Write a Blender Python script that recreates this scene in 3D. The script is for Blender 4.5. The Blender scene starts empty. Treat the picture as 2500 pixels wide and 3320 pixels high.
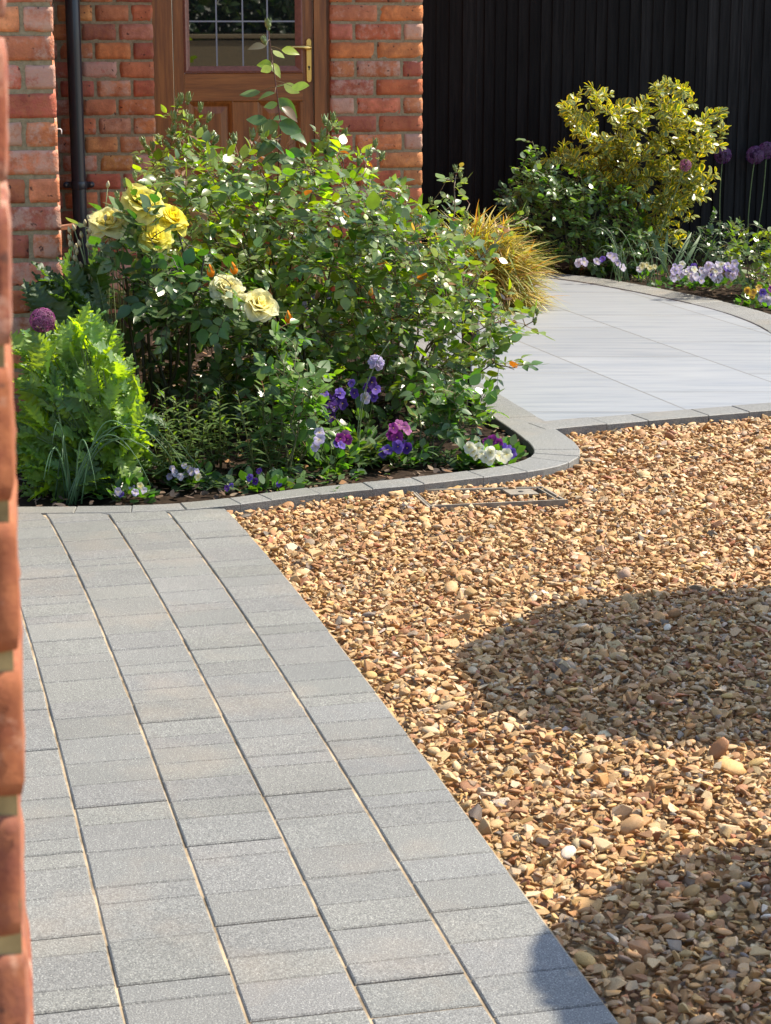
import bpy, math, random
import numpy as np
from mathutils import Vector, Matrix, noise
R = math.radians
rnd = random.Random(7)
rng = np.random.default_rng(7)
S = bpy.context.scene
COL = S.collection

# ------------------------------------------------------------------ camera, sky, sun, exposure
F, EYE, CX, CY = 6500.0, 1.33, 1250.0, 1660.0        # focal length in photo pixels, eye height in metres
TH = math.atan((1660 - 67) / F)
cd = bpy.data.cameras.new('camera')
cam = bpy.data.objects.new('camera', cd); COL.objects.link(cam)
cam.location = (0, 0, EYE); cam.rotation_euler = (math.pi / 2 - TH, 0, 0)
cd.sensor_fit = 'HORIZONTAL'; cd.sensor_width = 36.0; cd.lens = 36.0 * F / 2500.0
cd.clip_start = 0.05; cd.clip_end = 500
cd.dof.use_dof = True; cd.dof.focus_distance = 6.3; cd.dof.aperture_fstop = 35
S.camera = cam
SUN_AZ, SUN_EL = R(66), R(52)                          # azimuth from +Y towards +X
w = bpy.data.worlds.new("World"); S.world = w; w.use_nodes = True
nt = w.node_tree; nt.nodes.clear()
sky = nt.nodes.new('ShaderNodeTexSky'); sky.sky_type = 'NISHITA'; sky.sun_disc = False
sky.sun_elevation = SUN_EL; sky.sun_rotation = SUN_AZ
bg = nt.nodes.new('ShaderNodeBackground'); bg.inputs['Strength'].default_value = 0.15
wo = nt.nodes.new('ShaderNodeOutputWorld')
nt.links.new(sky.outputs[0], bg.inputs['Color']); nt.links.new(bg.outputs[0], wo.inputs['Surface'])
sd = bpy.data.lights.new('sun', 'SUN'); sd.energy = 4.5; sd.angle = R(0.53); sd.color = (1.0, 0.90, 0.75)
sun = bpy.data.objects.new('sun', sd); COL.objects.link(sun)
sv = Vector((math.cos(SUN_EL) * math.sin(SUN_AZ), math.cos(SUN_EL) * math.cos(SUN_AZ), math.sin(SUN_EL)))
sun.rotation_euler = sv.to_track_quat('Z', 'Y').to_euler(); sun.location = (6, 4, 9)
S.view_settings.view_transform = 'Standard'; S.view_settings.look = 'None'
S.view_settings.gamma = 1; S.view_settings.exposure = 1.12
S.cycles.max_bounces = 8; S.cycles.use_denoising = True

# ------------------------------------------------------------------ photo pixel -> world
def ray(u, v):
    a = (u - CX) / F; b = -(v - CY) / F
    return np.array([a, math.cos(TH) + b * math.sin(TH), -math.sin(TH) + b * math.cos(TH)])
EYEP = np.array([0, 0, EYE])
def G(u, v, z=0.0):
    d = ray(u, v); return EYEP + d * ((z - EYE) / d[2])
def P(u, v, y):
    d = ray(u, v); return EYEP + d * (y / d[1])
K = 2500 / 1666.0
def Pk(u, v, y): return P(u * K, v * K, y)             # the same from 1666-px coordinates
def Gk(u, v, z=0.0): return G(u * K, v * K, z)

# ------------------------------------------------------------------ materials
def new_mat(name):
    m = bpy.data.materials.new(name); m.use_nodes = True
    n = m.node_tree.nodes; n.clear()
    out = n.new('ShaderNodeOutputMaterial'); b = n.new('ShaderNodeBsdfPrincipled')
    m.node_tree.links.new(b.outputs[0], out.inputs[0])
    return m, m.node_tree, b, out
def N(t, typ, **kw):
    n = t.nodes.new(typ)
    for k, v in kw.items():
        if k in n.inputs.keys(): n.inputs[k].default_value = v
        else: setattr(n, k, v)
    return n
def tex_noise(t, scale, detail=3, rough=0.55, vec=None):
    n = N(t, 'ShaderNodeTexNoise', Scale=scale, Detail=detail, Roughness=rough)
    if vec is not None: t.links.new(vec, n.inputs['Vector'])
    return n
def objco(t): return t.nodes.new('ShaderNodeTexCoord').outputs['Object']
def mapping(t, vec, scale=(1, 1, 1), rot=(0, 0, 0), loc=(0, 0, 0)):
    m = t.nodes.new('ShaderNodeMapping'); m.inputs['Scale'].default_value = scale; m.inputs['Rotation'].default_value = rot; m.inputs['Location'].default_value = loc
    t.links.new(vec, m.inputs['Vector']); return m.outputs[0]
def ramp(t, fac, stops):
    r = t.nodes.new('ShaderNodeValToRGB'); e = r.color_ramp.elements
    while len(e) < len(stops): e.new(0.5)
    for i, (p, c) in enumerate(stops):
        e[i].position = p; e[i].color = (*c, 1) if isinstance(c, tuple) else (c, c, c, 1)
    t.links.new(fac, r.inputs[0]); return r.outputs[0]
def mixc(t, fac, a, b, mode='MIX'):
    m = t.nodes.new('ShaderNodeMix'); m.data_type = 'RGBA'; m.blend_type = mode
    for i, x in ((0, fac), (6, a), (7, b)):
        if isinstance(x, (int, float)): m.inputs[i].default_value = x
        elif isinstance(x, tuple): m.inputs[i].default_value = (*x, 1)
        else: t.links.new(x, m.inputs[i])
    return m.outputs[2]
def math_(t, op, a, b=0.0, c=0.0):
    m = t.nodes.new('ShaderNodeMath'); m.operation = op
    for i, x in enumerate((a, b, c)):
        if isinstance(x, (int, float)): m.inputs[i].default_value = x
        else: t.links.new(x, m.inputs[i])
    return m.outputs[0]
def bump(t, b, h, strength=0.3, dist=0.002):
    n = N(t, 'ShaderNodeBump', Strength=strength, Distance=dist); t.links.new(h, n.inputs['Height']); t.links.new(n.outputs[0], b.inputs['Normal'])
def attr(t, name='col', typ='GEOMETRY'):
    a = t.nodes.new('ShaderNodeAttribute'); a.attribute_name = name; a.attribute_type = typ; return a

def m_brick(sc=1.0, bd=0.004):
    m, t, b, o = new_mat('brick')
    a = attr(t); co = objco(t)
    n1 = tex_noise(t, 14 / sc, 5, 0.6, co); n2 = tex_noise(t, 55 / sc, 4, 0.65, co); n3 = tex_noise(t, 150 / sc, 3, 0.6, co)
    c = mixc(t, ramp(t, n1.outputs[0], [(0.35, 0.0), (0.7, 0.75)]), a.outputs['Color'], (0.17, 0.035, 0.018))
    c = mixc(t, ramp(t, n2.outputs[0], [(0.3, 0.55), (0.6, 0.0)]), c, (0.40, 0.145, 0.055))
    # lime bloom, strength per brick in alpha
    nl = tex_noise(t, 21 / sc, 6, 0.7, mapping(t, co, loc=(3, 7, 1)))
    lf = math_(t, 'ADD', nl.outputs[0], math_(t, 'MULTIPLY', a.outputs['Alpha'], 0.34))
    c = mixc(t, math_(t, 'MULTIPLY', ramp(t, lf, [(0.66, 0.0), (0.82, 1.0)]), 0.60), c, (0.52, 0.36, 0.27))
    nk = tex_noise(t, 42 / sc, 2, 0.5, mapping(t, co, loc=(9, 2, 4)))
    c = mixc(t, ramp(t, nk.outputs[0], [(0.66, 0.0), (0.72, 0.85)]), c, (0.05, 0.02, 0.015))
    t.links.new(c, b.inputs['Base Color']); b.inputs['Roughness'].default_value = 0.88
    h = math_(t, 'ADD', math_(t, 'MULTIPLY', n2.outputs[0], 1.4), n3.outputs[0])
    bump(t, b, h, 0.6, bd)
    return m
def m_mortar():
    m, t, b, o = new_mat('mortar'); co = objco(t)
    n = tex_noise(t, 60, 5, 0.7, co)
    t.links.new(ramp(t, n.outputs[0], [(0.3, (0.19, 0.148, 0.080)), (0.7, (0.34, 0.275, 0.165))]), b.inputs['Base Color'])
    b.inputs['Roughness'].default_value = 0.95; bump(t, b, tex_noise(t, 260, 3, 0.6, co).outputs[0], 0.6, 0.004)
    return m
def m_wood(horizontal=False):
    m, t, b, o = new_mat('oak'); co = objco(t)
    v = mapping(t, co, scale=((2, 20, 34) if horizontal else (34, 20, 2)))
    n = tex_noise(t, 1.6, 6, 0.6, v); n2 = tex_noise(t, 9, 3, 0.6, v)
    c = ramp(t, n.outputs[0], [(0.3, (0.13, 0.044, 0.009)), (0.52, (0.235, 0.084, 0.016)), (0.72, (0.33, 0.130, 0.028))])
    c = mixc(t, ramp(t, n2.outputs[0], [(0.5, 0.0), (0.8, 0.5)]), c, (0.10, 0.035, 0.010))
    t.links.new(c, b.inputs['Base Color']); b.inputs['Roughness'].default_value = 0.42
    bump(t, b, n2.outputs[0], 0.15, 0.001)
    return m
def m_plain(name, col, rough=0.5, metal=0.0, var=0.0, scale=30, bmp=0.0):
    m, t, b, o = new_mat(name)
    if var or bmp:
        n = tex_noise(t, scale, 5, 0.6, objco(t))
        lo = tuple(x * (1 - var) for x in col); hi = tuple(min(1, x * (1 + var)) for x in col)
        t.links.new(ramp(t, n.outputs[0], [(0.3, lo), (0.7, hi)]), b.inputs['Base Color'])
        if bmp: bump(t, b, n.outputs[0], bmp, 0.003)
    else: b.inputs['Base Color'].default_value = (*col, 1)
    b.inputs['Roughness'].default_value = rough; b.inputs['Specular IOR Level'].default_value = 0.5 if rough < 0.9 else 0.1; b.inputs['Metallic'].default_value = metal
    return m
def m_leaf(name, rough=0.36, transl=0.42, tcol=(1.5, 1.65, 0.35), variegated=False, spec=0.5):
    m, t, b, o = new_mat(name)
    a = attr(t); c = a.outputs['Color']
    if variegated:
        n = tex_noise(t, 90, 2, 0.5, objco(t))
        e = math_(t, 'ADD', a.outputs['Alpha'], math_(t, 'MULTIPLY', math_(t, 'SUBTRACT', n.outputs[0], 0.5), 0.5))
        c = mixc(t, ramp(t, e, [(0.50, 0.0), (0.68, 1.0)]), (0.13, 0.21, 0.045), c)
    n = tex_noise(t, 40, 4, 0.6, objco(t))
    c = mixc(t, 1.0, c, ramp(t, n.outputs[0], [(0.3, 0.72), (0.7, 1.15)]), 'MULTIPLY')
    geo = t.nodes.new('ShaderNodeNewGeometry')
    cb = mixc(t, geo.outputs['Backfacing'], c, mixc(t, 0.35, c, (0.20, 0.27, 0.14)))
    t.links.new(cb, b.inputs['Base Color']); b.inputs['Roughness'].default_value = rough; b.inputs['Specular IOR Level'].default_value = spec
    tr = t.nodes.new('ShaderNodeBsdfTranslucent')
    t.links.new(mixc(t, 1.0, c, tcol, 'MULTIPLY'), tr.inputs['Color'])
    mx = t.nodes.new('ShaderNodeMixShader'); mx.inputs[0].default_value = transl
    t.links.new(b.outputs[0], mx.inputs[1]); t.links.new(tr.outputs[0], mx.inputs[2]); t.links.new(mx.outputs[0], o.inputs[0])
    return m
def m_concrete():
    m, t, b, o = new_mat('granite_concrete'); a = attr(t); co = objco(t)
    n1 = tex_noise(t, 420, 2, 0.5, co); n2 = tex_noise(t, 3.5, 4, 0.6, co)
    v = N(t, 'ShaderNodeTexVoronoi', Scale=760.0); t.links.new(co, v.inputs['Vector'])
    c = ramp(t, n1.outputs[0], [(0.28, 0.062), (0.5, 0.138), (0.72, 0.245)])
    sp = ramp(t, N_color_r(t, v.outputs['Color']), [(0.93, 0.0), (0.98, 1.0)])
    c = mixc(t, math_(t, 'MULTIPLY', sp, 0.45), c, (0.60, 0.60, 0.58))
    c = mixc(t, 1.0, c, a.outputs['Color'], 'MULTIPLY')
    c = mixc(t, ramp(t, n2.outputs[0], [(0.52, 0.0), (0.8, 0.4)]), c, (0.27, 0.215, 0.155))
    n4 = tex_noise(t, 1.3, 5, 0.7, mapping(t, co, loc=(5, 1, 0))); c = mixc(t, 1.0, c, ramp(t, n4.outputs[0], [(0.3, 0.86), (0.7, 1.10)]), 'MULTIPLY')
    t.links.new(c, b.inputs['Base Color']); b.inputs['Roughness'].default_value = 0.62
    bump(t, b, n1.outputs[0], 0.5, 0.0015)
    return m
def N_color_r(t, c):
    s = t.nodes.new('ShaderNodeSeparateColor'); t.links.new(c, s.inputs[0]); return s.outputs[0]
def m_porcelain():
    m, t, b, o = new_mat('porcelain_slab'); co = objco(t)
    sx = t.nodes.new('ShaderNodeSeparateXYZ'); t.links.new(co, sx.inputs[0])
    x, y = sx.outputs[0], sx.outputs[1]
    a = math_(t, 'ADD', math_(t, 'MULTIPLY', x, 0.954), math_(t, 'MULTIPLY', y, 0.300))
    ca = math_(t, 'DIVIDE', math_(t, 'SUBTRACT', a, 3.10), 0.555)
    fa = math_(t, 'MULTIPLY', math_(t, 'ABSOLUTE', math_(t, 'SUBTRACT', math_(t, 'FRACT', math_(t, 'ADD', ca, 0.5)), 0.5)), 0.555)
    col_i = math_(t, 'FLOOR', ca)
    cb = math_(t, 'DIVIDE', math_(t, 'SUBTRACT', math_(t, 'ADD', y, math_(t, 'MULTIPLY', col_i, 0.41)), 7.31), 0.80)
    fb = math_(t, 'MULTIPLY', math_(t, 'ABSOLUTE', math_(t, 'SUBTRACT', math_(t, 'FRACT', math_(t, 'ADD', cb, 0.5)), 0.5)), 0.80)
    j = math_(t, 'MAXIMUM', math_(t, 'LESS_THAN', fa, 0.0035), math_(t, 'LESS_THAN', fb, 0.004))
    w1 = tex_noise(t, 1.0, 6, 0.62, mapping(t, co, scale=(2.2, 26, 1))); w2 = tex_noise(t, 1.0, 3, 0.5, mapping(t, co, scale=(0.9, 5, 1), loc=(4, 2, 0)))
    w3 = tex_noise(t, 6, 4, 0.6, co)
    c = ramp(t, w1.outputs[0], [(0.28, (0.170, 0.187, 0.202)), (0.5, (0.238, 0.250, 0.258)), (0.75, (0.282, 0.290, 0.289))])
    c = mixc(t, ramp(t, w2.outputs[0], [(0.55, 0.0), (0.75, 0.45)]), c, (0.160, 0.182, 0.208))
    c = mixc(t, ramp(t, w3.outputs[0], [(0.55, 0.0), (0.8, 0.22)]), c, (0.225, 0.222, 0.205))
    wn = t.nodes.new('ShaderNodeTexWhiteNoise'); wn.noise_dimensions = '2D'
    cm = t.nodes.new('ShaderNodeCombineXYZ'); t.links.new(col_i, cm.inputs[0]); t.links.new(math_(t, 'FLOOR', cb), cm.inputs[1]); t.links.new(cm.outputs[0], wn.inputs['Vector'])
    c = mixc(t, 1.0, c, ramp(t, wn.outputs[0], [(0.0, 0.90), (1.0, 1.05)]), 'MULTIPLY')
    c = mixc(t, j, c, (0.14, 0.135, 0.12))
    t.links.new(c, b.inputs['Base Color']); b.inputs['Roughness'].default_value = 0.45
    bump(t, b, math_(t, 'SUBTRACT', math_(t, 'MULTIPLY', w1.outputs[0], 0.2), j), 0.25, 0.002)
    return m
def m_stone():
    m, t, b, o = new_mat('flint_stone'); a = attr(t, 'tint', 'INSTANCER'); co = objco(t)
    n = tex_noise(t, 55, 5, 0.65, co); n2 = tex_noise(t, 160, 3, 0.6, co)
    c = mixc(t, 1.0, a.outputs['Color'], ramp(t, n.outputs[0], [(0.3, (0.62, 0.52, 0.42)), (0.55, (1.0, 1.0, 1.0)), (0.75, (1.30, 1.32, 1.36))]), 'MULTIPLY')
    nb = tex_noise(t, 24, 3, 0.6, co); c = mixc(t, ramp(t, nb.outputs[0], [(0.52, 0.0), (0.72, 0.55)]), c, (0.26, 0.125, 0.05))
    t.links.new(c, b.inputs['Base Color']); b.inputs['Roughness'].default_value = 0.55; b.inputs['Specular IOR Level'].default_value = 0.35
    bump(t, b, math_(t, 'ADD', n.outputs[0], math_(t, 'MULTIPLY', n2.outputs[0], 0.4)), 0.5, 0.002)
    return m
def m_tinted(name, rough=0.8, scale=60, bmp=0.4):
    m, t, b, o = new_mat(name); a = attr(t); n = tex_noise(t, scale, 4, 0.6, objco(t))
    t.links.new(mixc(t, 1.0, a.outputs['Color'], ramp(t, n.outputs[0], [(0.3, 0.65), (0.7, 1.25)]), 'MULTIPLY'), b.inputs['Base Color'])
    b.inputs['Roughness'].default_value = rough; bump(t, b, n.outputs[0], bmp, 0.002)
    return m
def m_fence():
    m, t, b, o = new_mat('black_timber'); a = attr(t); co = objco(t)
    n = tex_noise(t, 1.0, 5, 0.6, mapping(t, co, scale=(60, 60, 3))); n2 = tex_noise(t, 9, 3, 0.6, co)
    c = ramp(t, n.outputs[0], [(0.3, 0.0022), (0.7, 0.0145)])
    c = mixc(t, ramp(t, n2.outputs[0], [(0.62, 0.0), (0.75, 0.5)]), c, (0.016, 0.013, 0.011))
    c = mixc(t, 1.0, c, a.outputs['Color'], 'MULTIPLY')
    t.links.new(c, b.inputs['Base Color']); b.inputs['Roughness'].default_value = 0.75; b.inputs['Specular IOR Level'].default_value = 0.15; bump(t, b, n.outputs[0], 0.4, 0.002)
    return m

M = dict(brick=m_brick(), brick_near=m_brick(0.7, 0.0008), mortar=m_mortar(), oak=m_wood(), oakh=m_wood(True), conc=m_concrete(), porc=m_porcelain(), stone=m_stone(), fence=m_fence(),
         pipe=m_plain('black_plastic', (0.018, 0.020, 0.026), 0.32), brass=m_plain('brass', (0.80, 0.56, 0.18), 0.28, 1.0, 0.06, 40),
         glass=m_plain('dark_glass', (0.006, 0.007, 0.008), 0.012), lead=m_plain('lead', (0.20, 0.215, 0.25), 0.45, 0.3),
         bead=m_plain('glazing_bead', (0.22, 0.10, 0.075), 0.35, 0, 0.2, 80), dark=m_plain('dark_hole', (0.01, 0.01, 0.01), 0.8),
         copper=m_plain('copper', (0.62, 0.40, 0.28), 0.4, 0.4, 0.2, 60), white=m_plain('white_plastic', (0.75, 0.74, 0.72), 0.4),
         soil=m_plain('soil', (0.026, 0.017, 0.011), 0.95, 0, 0.55, 45, 0.9), sub=m_plain('gravel_bed', (0.33, 0.235, 0.13), 0.95, 0, 0.5, 70, 0.8),
         sand=m_plain('joint_sand', (0.30, 0.235, 0.155), 0.95, 0, 0.6, 14, 0.4), steel=m_plain('weathered_steel', (0.22, 0.19, 0.145), 0.7, 0.15, 0.3, 50, 0.2),
         rose=m_leaf('rose_leaf', 0.29, 0.46, (1.75, 1.9, 0.30)), poppy=m_leaf('poppy_leaf', 0.46, 0.55, (2.0, 1.75, 0.15)), euon=m_leaf('variegated_leaf', 0.30, 0.40, (1.4, 1.25, 0.25), True),
         blade=m_leaf('grass_blade', 0.42, 0.36, (1.4, 1.35, 0.4)), petal=m_leaf('petal', 0.55, 0.52, (1.03, 1.02, 0.97), spec=0.25), stem=m_leaf('stem', 0.5, 0.05),
         mulch=m_tinted('mulch', 0.9), terra=m_plain('terracotta', (0.42, 0.17, 0.08), 0.8, 0, 0.2, 20, 0.2), tile=m_plain('roof_tile', (0.22, 0.09, 0.055), 0.85, 0, 0.4, 12, 0.4))

M['glass'].node_tree.nodes['Principled BSDF'].inputs['IOR'].default_value = 2.15      # a sealed double pane mirrors from four faces
# ------------------------------------------------------------------ mesh builder
class MB:
    def __init__(s): s.V = []; s.Fq = []; s.C = []; s.n = 0
    def add(s, V, faces, col=(1, 1, 1, 1), mi=0, smooth=True):
        V = np.asarray(V, float).reshape(-1, 3); k = len(V)
        c = np.asarray(col, float)
        if c.ndim == 1: c = np.tile(c, (k, 1))
        if c.shape[1] == 3: c = np.hstack([c, np.ones((k, 1))])
        s.V.append(V); s.C.append(c)
        if isinstance(faces, np.ndarray): s.Fq.append((faces + s.n, mi, smooth))
        else:
            by = {}
            for f in faces: by.setdefault(len(f), []).append(f)
            for f in by.values(): s.Fq.append((np.array(f) + s.n, mi, smooth))
        s.n += k
    def build(s, name, mats, parent=None):
        me = bpy.data.meshes.new(name)
        V = np.vstack(s.V); C = np.vstack(s.C)
        me.vertices.add(len(V)); me.vertices.foreach_set('co', V.ravel())
        idx = np.concatenate([f.ravel() for f, _, _ in s.Fq]); tot = np.concatenate([np.full(len(f), f.shape[1]) for f, _, _ in s.Fq])
        mi = np.concatenate([np.full(len(f), m) for f, m, _ in s.Fq]); sm = np.concatenate([np.full(len(f), q) for f, _, q in s.Fq])
        st = np.concatenate([[0], np.cumsum(tot)[:-1]])
        me.loops.add(len(idx)); me.loops.foreach_set('vertex_index', idx.astype(np.int32))
        me.polygons.add(len(tot)); me.polygons.foreach_set('loop_start', st.astype(np.int32)); me.polygons.foreach_set('loop_total', tot.astype(np.int32))
        me.polygons.foreach_set('material_index', mi.astype(np.int32)); me.polygons.foreach_set('use_smooth', sm.astype(bool))
        a = me.attributes.new('col', 'FLOAT_COLOR', 'POINT'); a.data.foreach_set('color', C.astype(np.float32).ravel())
        me.update(calc_edges=True); me.validate()
        for m in (mats if isinstance(mats, (list, tuple)) else [mats]): me.materials.append(m)
        o = bpy.data.objects.new(name, me); COL.objects.link(o)
        if parent is not None: o.parent = parent
        return o
BOXF = [(0, 3, 2, 1), (4, 5, 6, 7), (0, 1, 5, 4), (1, 2, 6, 5), (2, 3, 7, 6), (3, 0, 4, 7)]
def box(mb, x0, x1, y0, y1, z0, z1, col=(1, 1, 1, 1), mi=0, bev=0.0):
    if bev <= 0:
        mb.add([(x0, y0, z0), (x1, y0, z0), (x1, y1, z0), (x0, y1, z0), (x0, y0, z1), (x1, y0, z1), (x1, y1, z1), (x0, y1, z1)], BOXF, col, mi, False); return
    b = bev; V = []
    for z, i in ((z0, b), (z0 + b, 0), (z1 - b, 0), (z1, b)):
        V += [(x0 + i, y0 + i, z), (x1 - i, y0 + i, z), (x1 - i, y1 - i, z), (x0 + i, y1 - i, z)]
    Fs = [(3, 2, 1, 0), (12, 13, 14, 15)]
    for r in range(3):
        for k in range(4): Fs.append((r * 4 + k, r * 4 + (k + 1) % 4, r * 4 + 4 + (k + 1) % 4, r * 4 + 4 + k))
    mb.add(V, Fs, col, mi, False)
def tube(mb, pts, r0, r1=None, n=6, col=(1, 1, 1, 1), mi=0, cap=True):
    pts = np.asarray(pts, float); k = len(pts); r1 = r0 if r1 is None else r1
    V = []; T = np.gradient(pts, axis=0); ref = np.array([0.31, 0.57, 0.2])
    for i in range(k):
        t = T[i] / (np.linalg.norm(T[i]) + 1e-9)
        a = np.cross(t, ref); 
        if np.linalg.norm(a) < 1e-3: a = np.cross(t, [1, 0, 0])
        a /= np.linalg.norm(a); b = np.cross(t, a)
        r = r0 + (r1 - r0) * i / (k - 1)
        for j in range(n):
            q = 2 * math.pi * j / n; V.append(pts[i] + r * (math.cos(q) * a + math.sin(q) * b))
    Fs = [(i * n + j, i * n + (j + 1) % n, (i + 1) * n + (j + 1) % n, (i + 1) * n + j) for i in range(k - 1) for j in range(n)]
    if cap: Fs += [tuple(range(n))[::-1], tuple((k - 1) * n + j for j in range(n))]
    mb.add(V, Fs, col, mi, True)
def lathe(mb, prof, n=16, at=(0, 0, 0), col=(1, 1, 1, 1), mi=0, axis=None):
    k = len(prof); V = []
    Mx = np.eye(3)
    if axis is not None: Mx = frame_from(np.asarray(axis, float))
    for r, z in prof:
        for j in range(n):
            q = 2 * math.pi * j / n; V.append(Mx @ np.array([r * math.cos(q), r * math.sin(q), z]) + np.asarray(at))
    Fs = [(i * n + j, i * n + (j + 1) % n, (i + 1) * n + (j + 1) % n, (i + 1) * n + j) for i in range(k - 1) for j in range(n)]
    Fs += [tuple(range(n))[::-1], tuple((k - 1) * n + j for j in range(n))]
    mb.add(V, Fs, col, mi, True)
def frame_from(z):
    z = z / np.linalg.norm(z); x = np.cross([0.13, 0.9, 0.3], z); x /= np.linalg.norm(x); return np.column_stack([x, np.cross(z, x), z])
def bez(a, b, c, n=8):
    t = np.linspace(0, 1, n)[:, None]; a, b, c = map(np.asarray, (a, b, c)); return (1 - t) ** 2 * a + 2 * t * (1 - t) * b + t * t * c
def leaves(mb, tmpl, O, X, Nn, L, col, wid=1.0, mi=0):
    """copies of a leaf blade: O origins, X directions, Nn face normals, L lengths, col colours"""
    TV, TF, TE = tmpl
    O, X, Nn = np.asarray(O, float), np.asarray(X, float), np.asarray(Nn, float)
    if len(O) == 0: return
    X = X / (np.linalg.norm(X, axis=1, keepdims=True) + 1e-9)
    Y = np.cross(Nn, X); Y /= np.linalg.norm(Y, axis=1, keepdims=True) + 1e-9
    Z = np.cross(X, Y); L = np.asarray(L, float)[:, None, None]
    wd = np.broadcast_to(np.asarray(wid, float).reshape(-1, 1, 1), (len(O), 1, 1))
    V = O[:, None] + L * (TV[None, :, 0:1] * X[:, None] + wd * TV[None, :, 1:2] * Y[:, None] + TV[None, :, 2:3] * Z[:, None])
    k, n = len(O), len(TV)
    Fs = (TF[None] + (np.arange(k) * n)[:, None, None]).reshape(-1, TF.shape[1])
    C = np.empty((k, n, 4)); C[:, :, :3] = np.asarray(col)[:, None, :3]; C[:, :, 3] = TE[None]
    mb.add(V.reshape(-1, 3), Fs, C.reshape(-1, 4), mi, True)
def blade_tmpl(ts, ws, fold=0.10, droop=0.18, curl=0.0, shift=None):
    V = []; E = []
    for i, (t, wv) in enumerate(zip(ts, ws)):
        z = -droop * t * t
        sh = 0 if shift is None else shift[i]
        V += [(t + sh, -wv, z + fold * wv * 2), (t, 0, z), (t + sh, wv, z + fold * wv * 2)]; E += [1, 0, 1]
    E[0:3] = [0.6] * 3; E[-3:] = [1] * 3
    Fs = []
    for i in range(len(ts) - 1):
        a = 3 * i; Fs += [(a, a + 1, a + 4, a + 3), (a + 1, a + 2, a + 5, a + 4)]
    return np.array(V), np.array(Fs), np.array(E, float)
T_ROSE = blade_tmpl([0, .1, .25, .42, .6, .78, .92, 1], [.02, .16, .27, .31, .27, .17, .07, .008], 0.13, 0.22)
T_ROSE2 = blade_tmpl([0, .1, .25, .42, .6, .78, .92, 1], [.02, .18, .31, .36, .33, .21, .09, .008], 0.02, -0.06)
T_LANCE = blade_tmpl([0, .15, .35, .6, .85, 1], [.03, .09, .13, .11, .05, .005], 0.15, 0.30)
T_EUON = blade_tmpl([0, .12, .35, .6, .8, .93, 1], [.02, .09, .20, .27, .25, .13, .02], 0.10, 0.10)
T_STRAP = blade_tmpl([0, .15, .3, .45, .6, .75, .9, 1], [.012, .016, .017, .017, .015, .012, .007, .001], 0.3, 0.55)
T_GRASS = blade_tmpl([0, .15, .3, .45, .6, .75, .9, 1], [.010, .017, .020, .020, .017, .012, .006, .001], 0.2, 0.75)
def poppy_tmpl(seed):
    r = random.Random(seed); ts = []; ws = []; V = []; E = []
    n = 29
    for i in range(n):
        t = i / (n - 1); env = 0.31 * math.sin(math.pi * min(1, 0.10 + 0.9 * t) ** 0.9) + 0.02
        lobe = [1.0, 0.70, 0.46, 0.84][i % 4]
        for sgn in (-1, 1):
            pass
        wl = env * lobe * r.uniform(.85, 1.15); wr = env * [0.8, 0.42, 0.75, 1.0][i % 4] * r.uniform(.85, 1.15)
        z = -0.38 * t * t + 0.05 * t
        sw = 0.10 * lobe
        V += [(t + 0.13 * wl / 0.3, -wl, z + r.uniform(-.01, .09)), (t + 0.05, -wl * 0.5, z + 0.03 + r.uniform(-.02, .02)), (t, 0, z),
              (t + 0.05, wr * 0.5, z + 0.03 + r.uniform(-.02, .02)), (t + 0.13 * wr / 0.3, wr, z + r.uniform(-.01, .09))]
        E += [1, .5, 0, .5, 1]
    Fs = [(5 * i + k, 5 * i + k + 1, 5 * i + k + 6, 5 * i + k + 5) for i in range(n - 1) for k in range(4)]
    return np.array(V), np.array(Fs), np.array(E, float)
T_POPPY = [poppy_tmpl(i) for i in range(4)]

def tag(o, label=None, cat=None, group=None, kind=None):
    if label: o['label'] = label
    if cat: o['category'] = cat
    if group: o['group'] = group
    if kind: o['kind'] = kind
    return o
def thing(name, loc, label, cat, group=None, rz=0.0):
    o = bpy.data.objects.new(name, None); COL.objects.link(o); o.empty_display_size = 0.1
    o.location = loc; o.rotation_euler = (0, 0, rz)
    return tag(o, label, cat, group)
class At:
    """builder whose points are given in world space and stored relative to a thing's base"""
    def __init__(s, root): s.root = root; s.off = np.array(root.location)
    def build(s, mb, name, mat):
        mb.V = [v - s.off for v in mb.V]; return mb.build(name, mat, s.root)
def unit(v): v = np.asarray(v, float); return v / (np.linalg.norm(v) + 1e-9)
def jit(c, k, a=0.18):
    c = np.asarray(c, float); return np.clip(c[None] * (1 + rng.normal(0, a, (k, 1))) * (1 + rng.normal(0, a * 0.4, (k, 3))), 0.001, 1)
def lerp(a, b, t): return np.asarray(a) * (1 - t) + np.asarray(b) * t

# ------------------------------------------------------------------ polygons and curves
def catmull(p, n=10):
    p = np.asarray(p, float); q = np.vstack([2 * p[0] - p[1], p, 2 * p[-1] - p[-2]]); out = []
    for i in range(1, len(q) - 2):
        for t in np.linspace(0, 1, n, endpoint=False):
            a, b, c, d = q[i - 1:i + 3]
            out.append(0.5 * (2 * b + (c - a) * t + (2 * a - 5 * b + 4 * c - d) * t * t + (3 * b - a - 3 * c + d) * t ** 3))
    out.append(p[-1]); return np.array(out)
def resample(p, step):
    d = np.concatenate([[0], np.cumsum(np.linalg.norm(np.diff(p, axis=0), axis=1))]); s = np.arange(0, d[-1], step)
    return np.column_stack([np.interp(s, d, p[:, i]) for i in range(p.shape[1])])
def offset(p, dist):
    t = np.gradient(p, axis=0); t /= np.linalg.norm(t, axis=1, keepdims=True); return p + np.reshape(dist, (-1, 1)) * np.column_stack([-t[:, 1], t[:, 0]])
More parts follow.
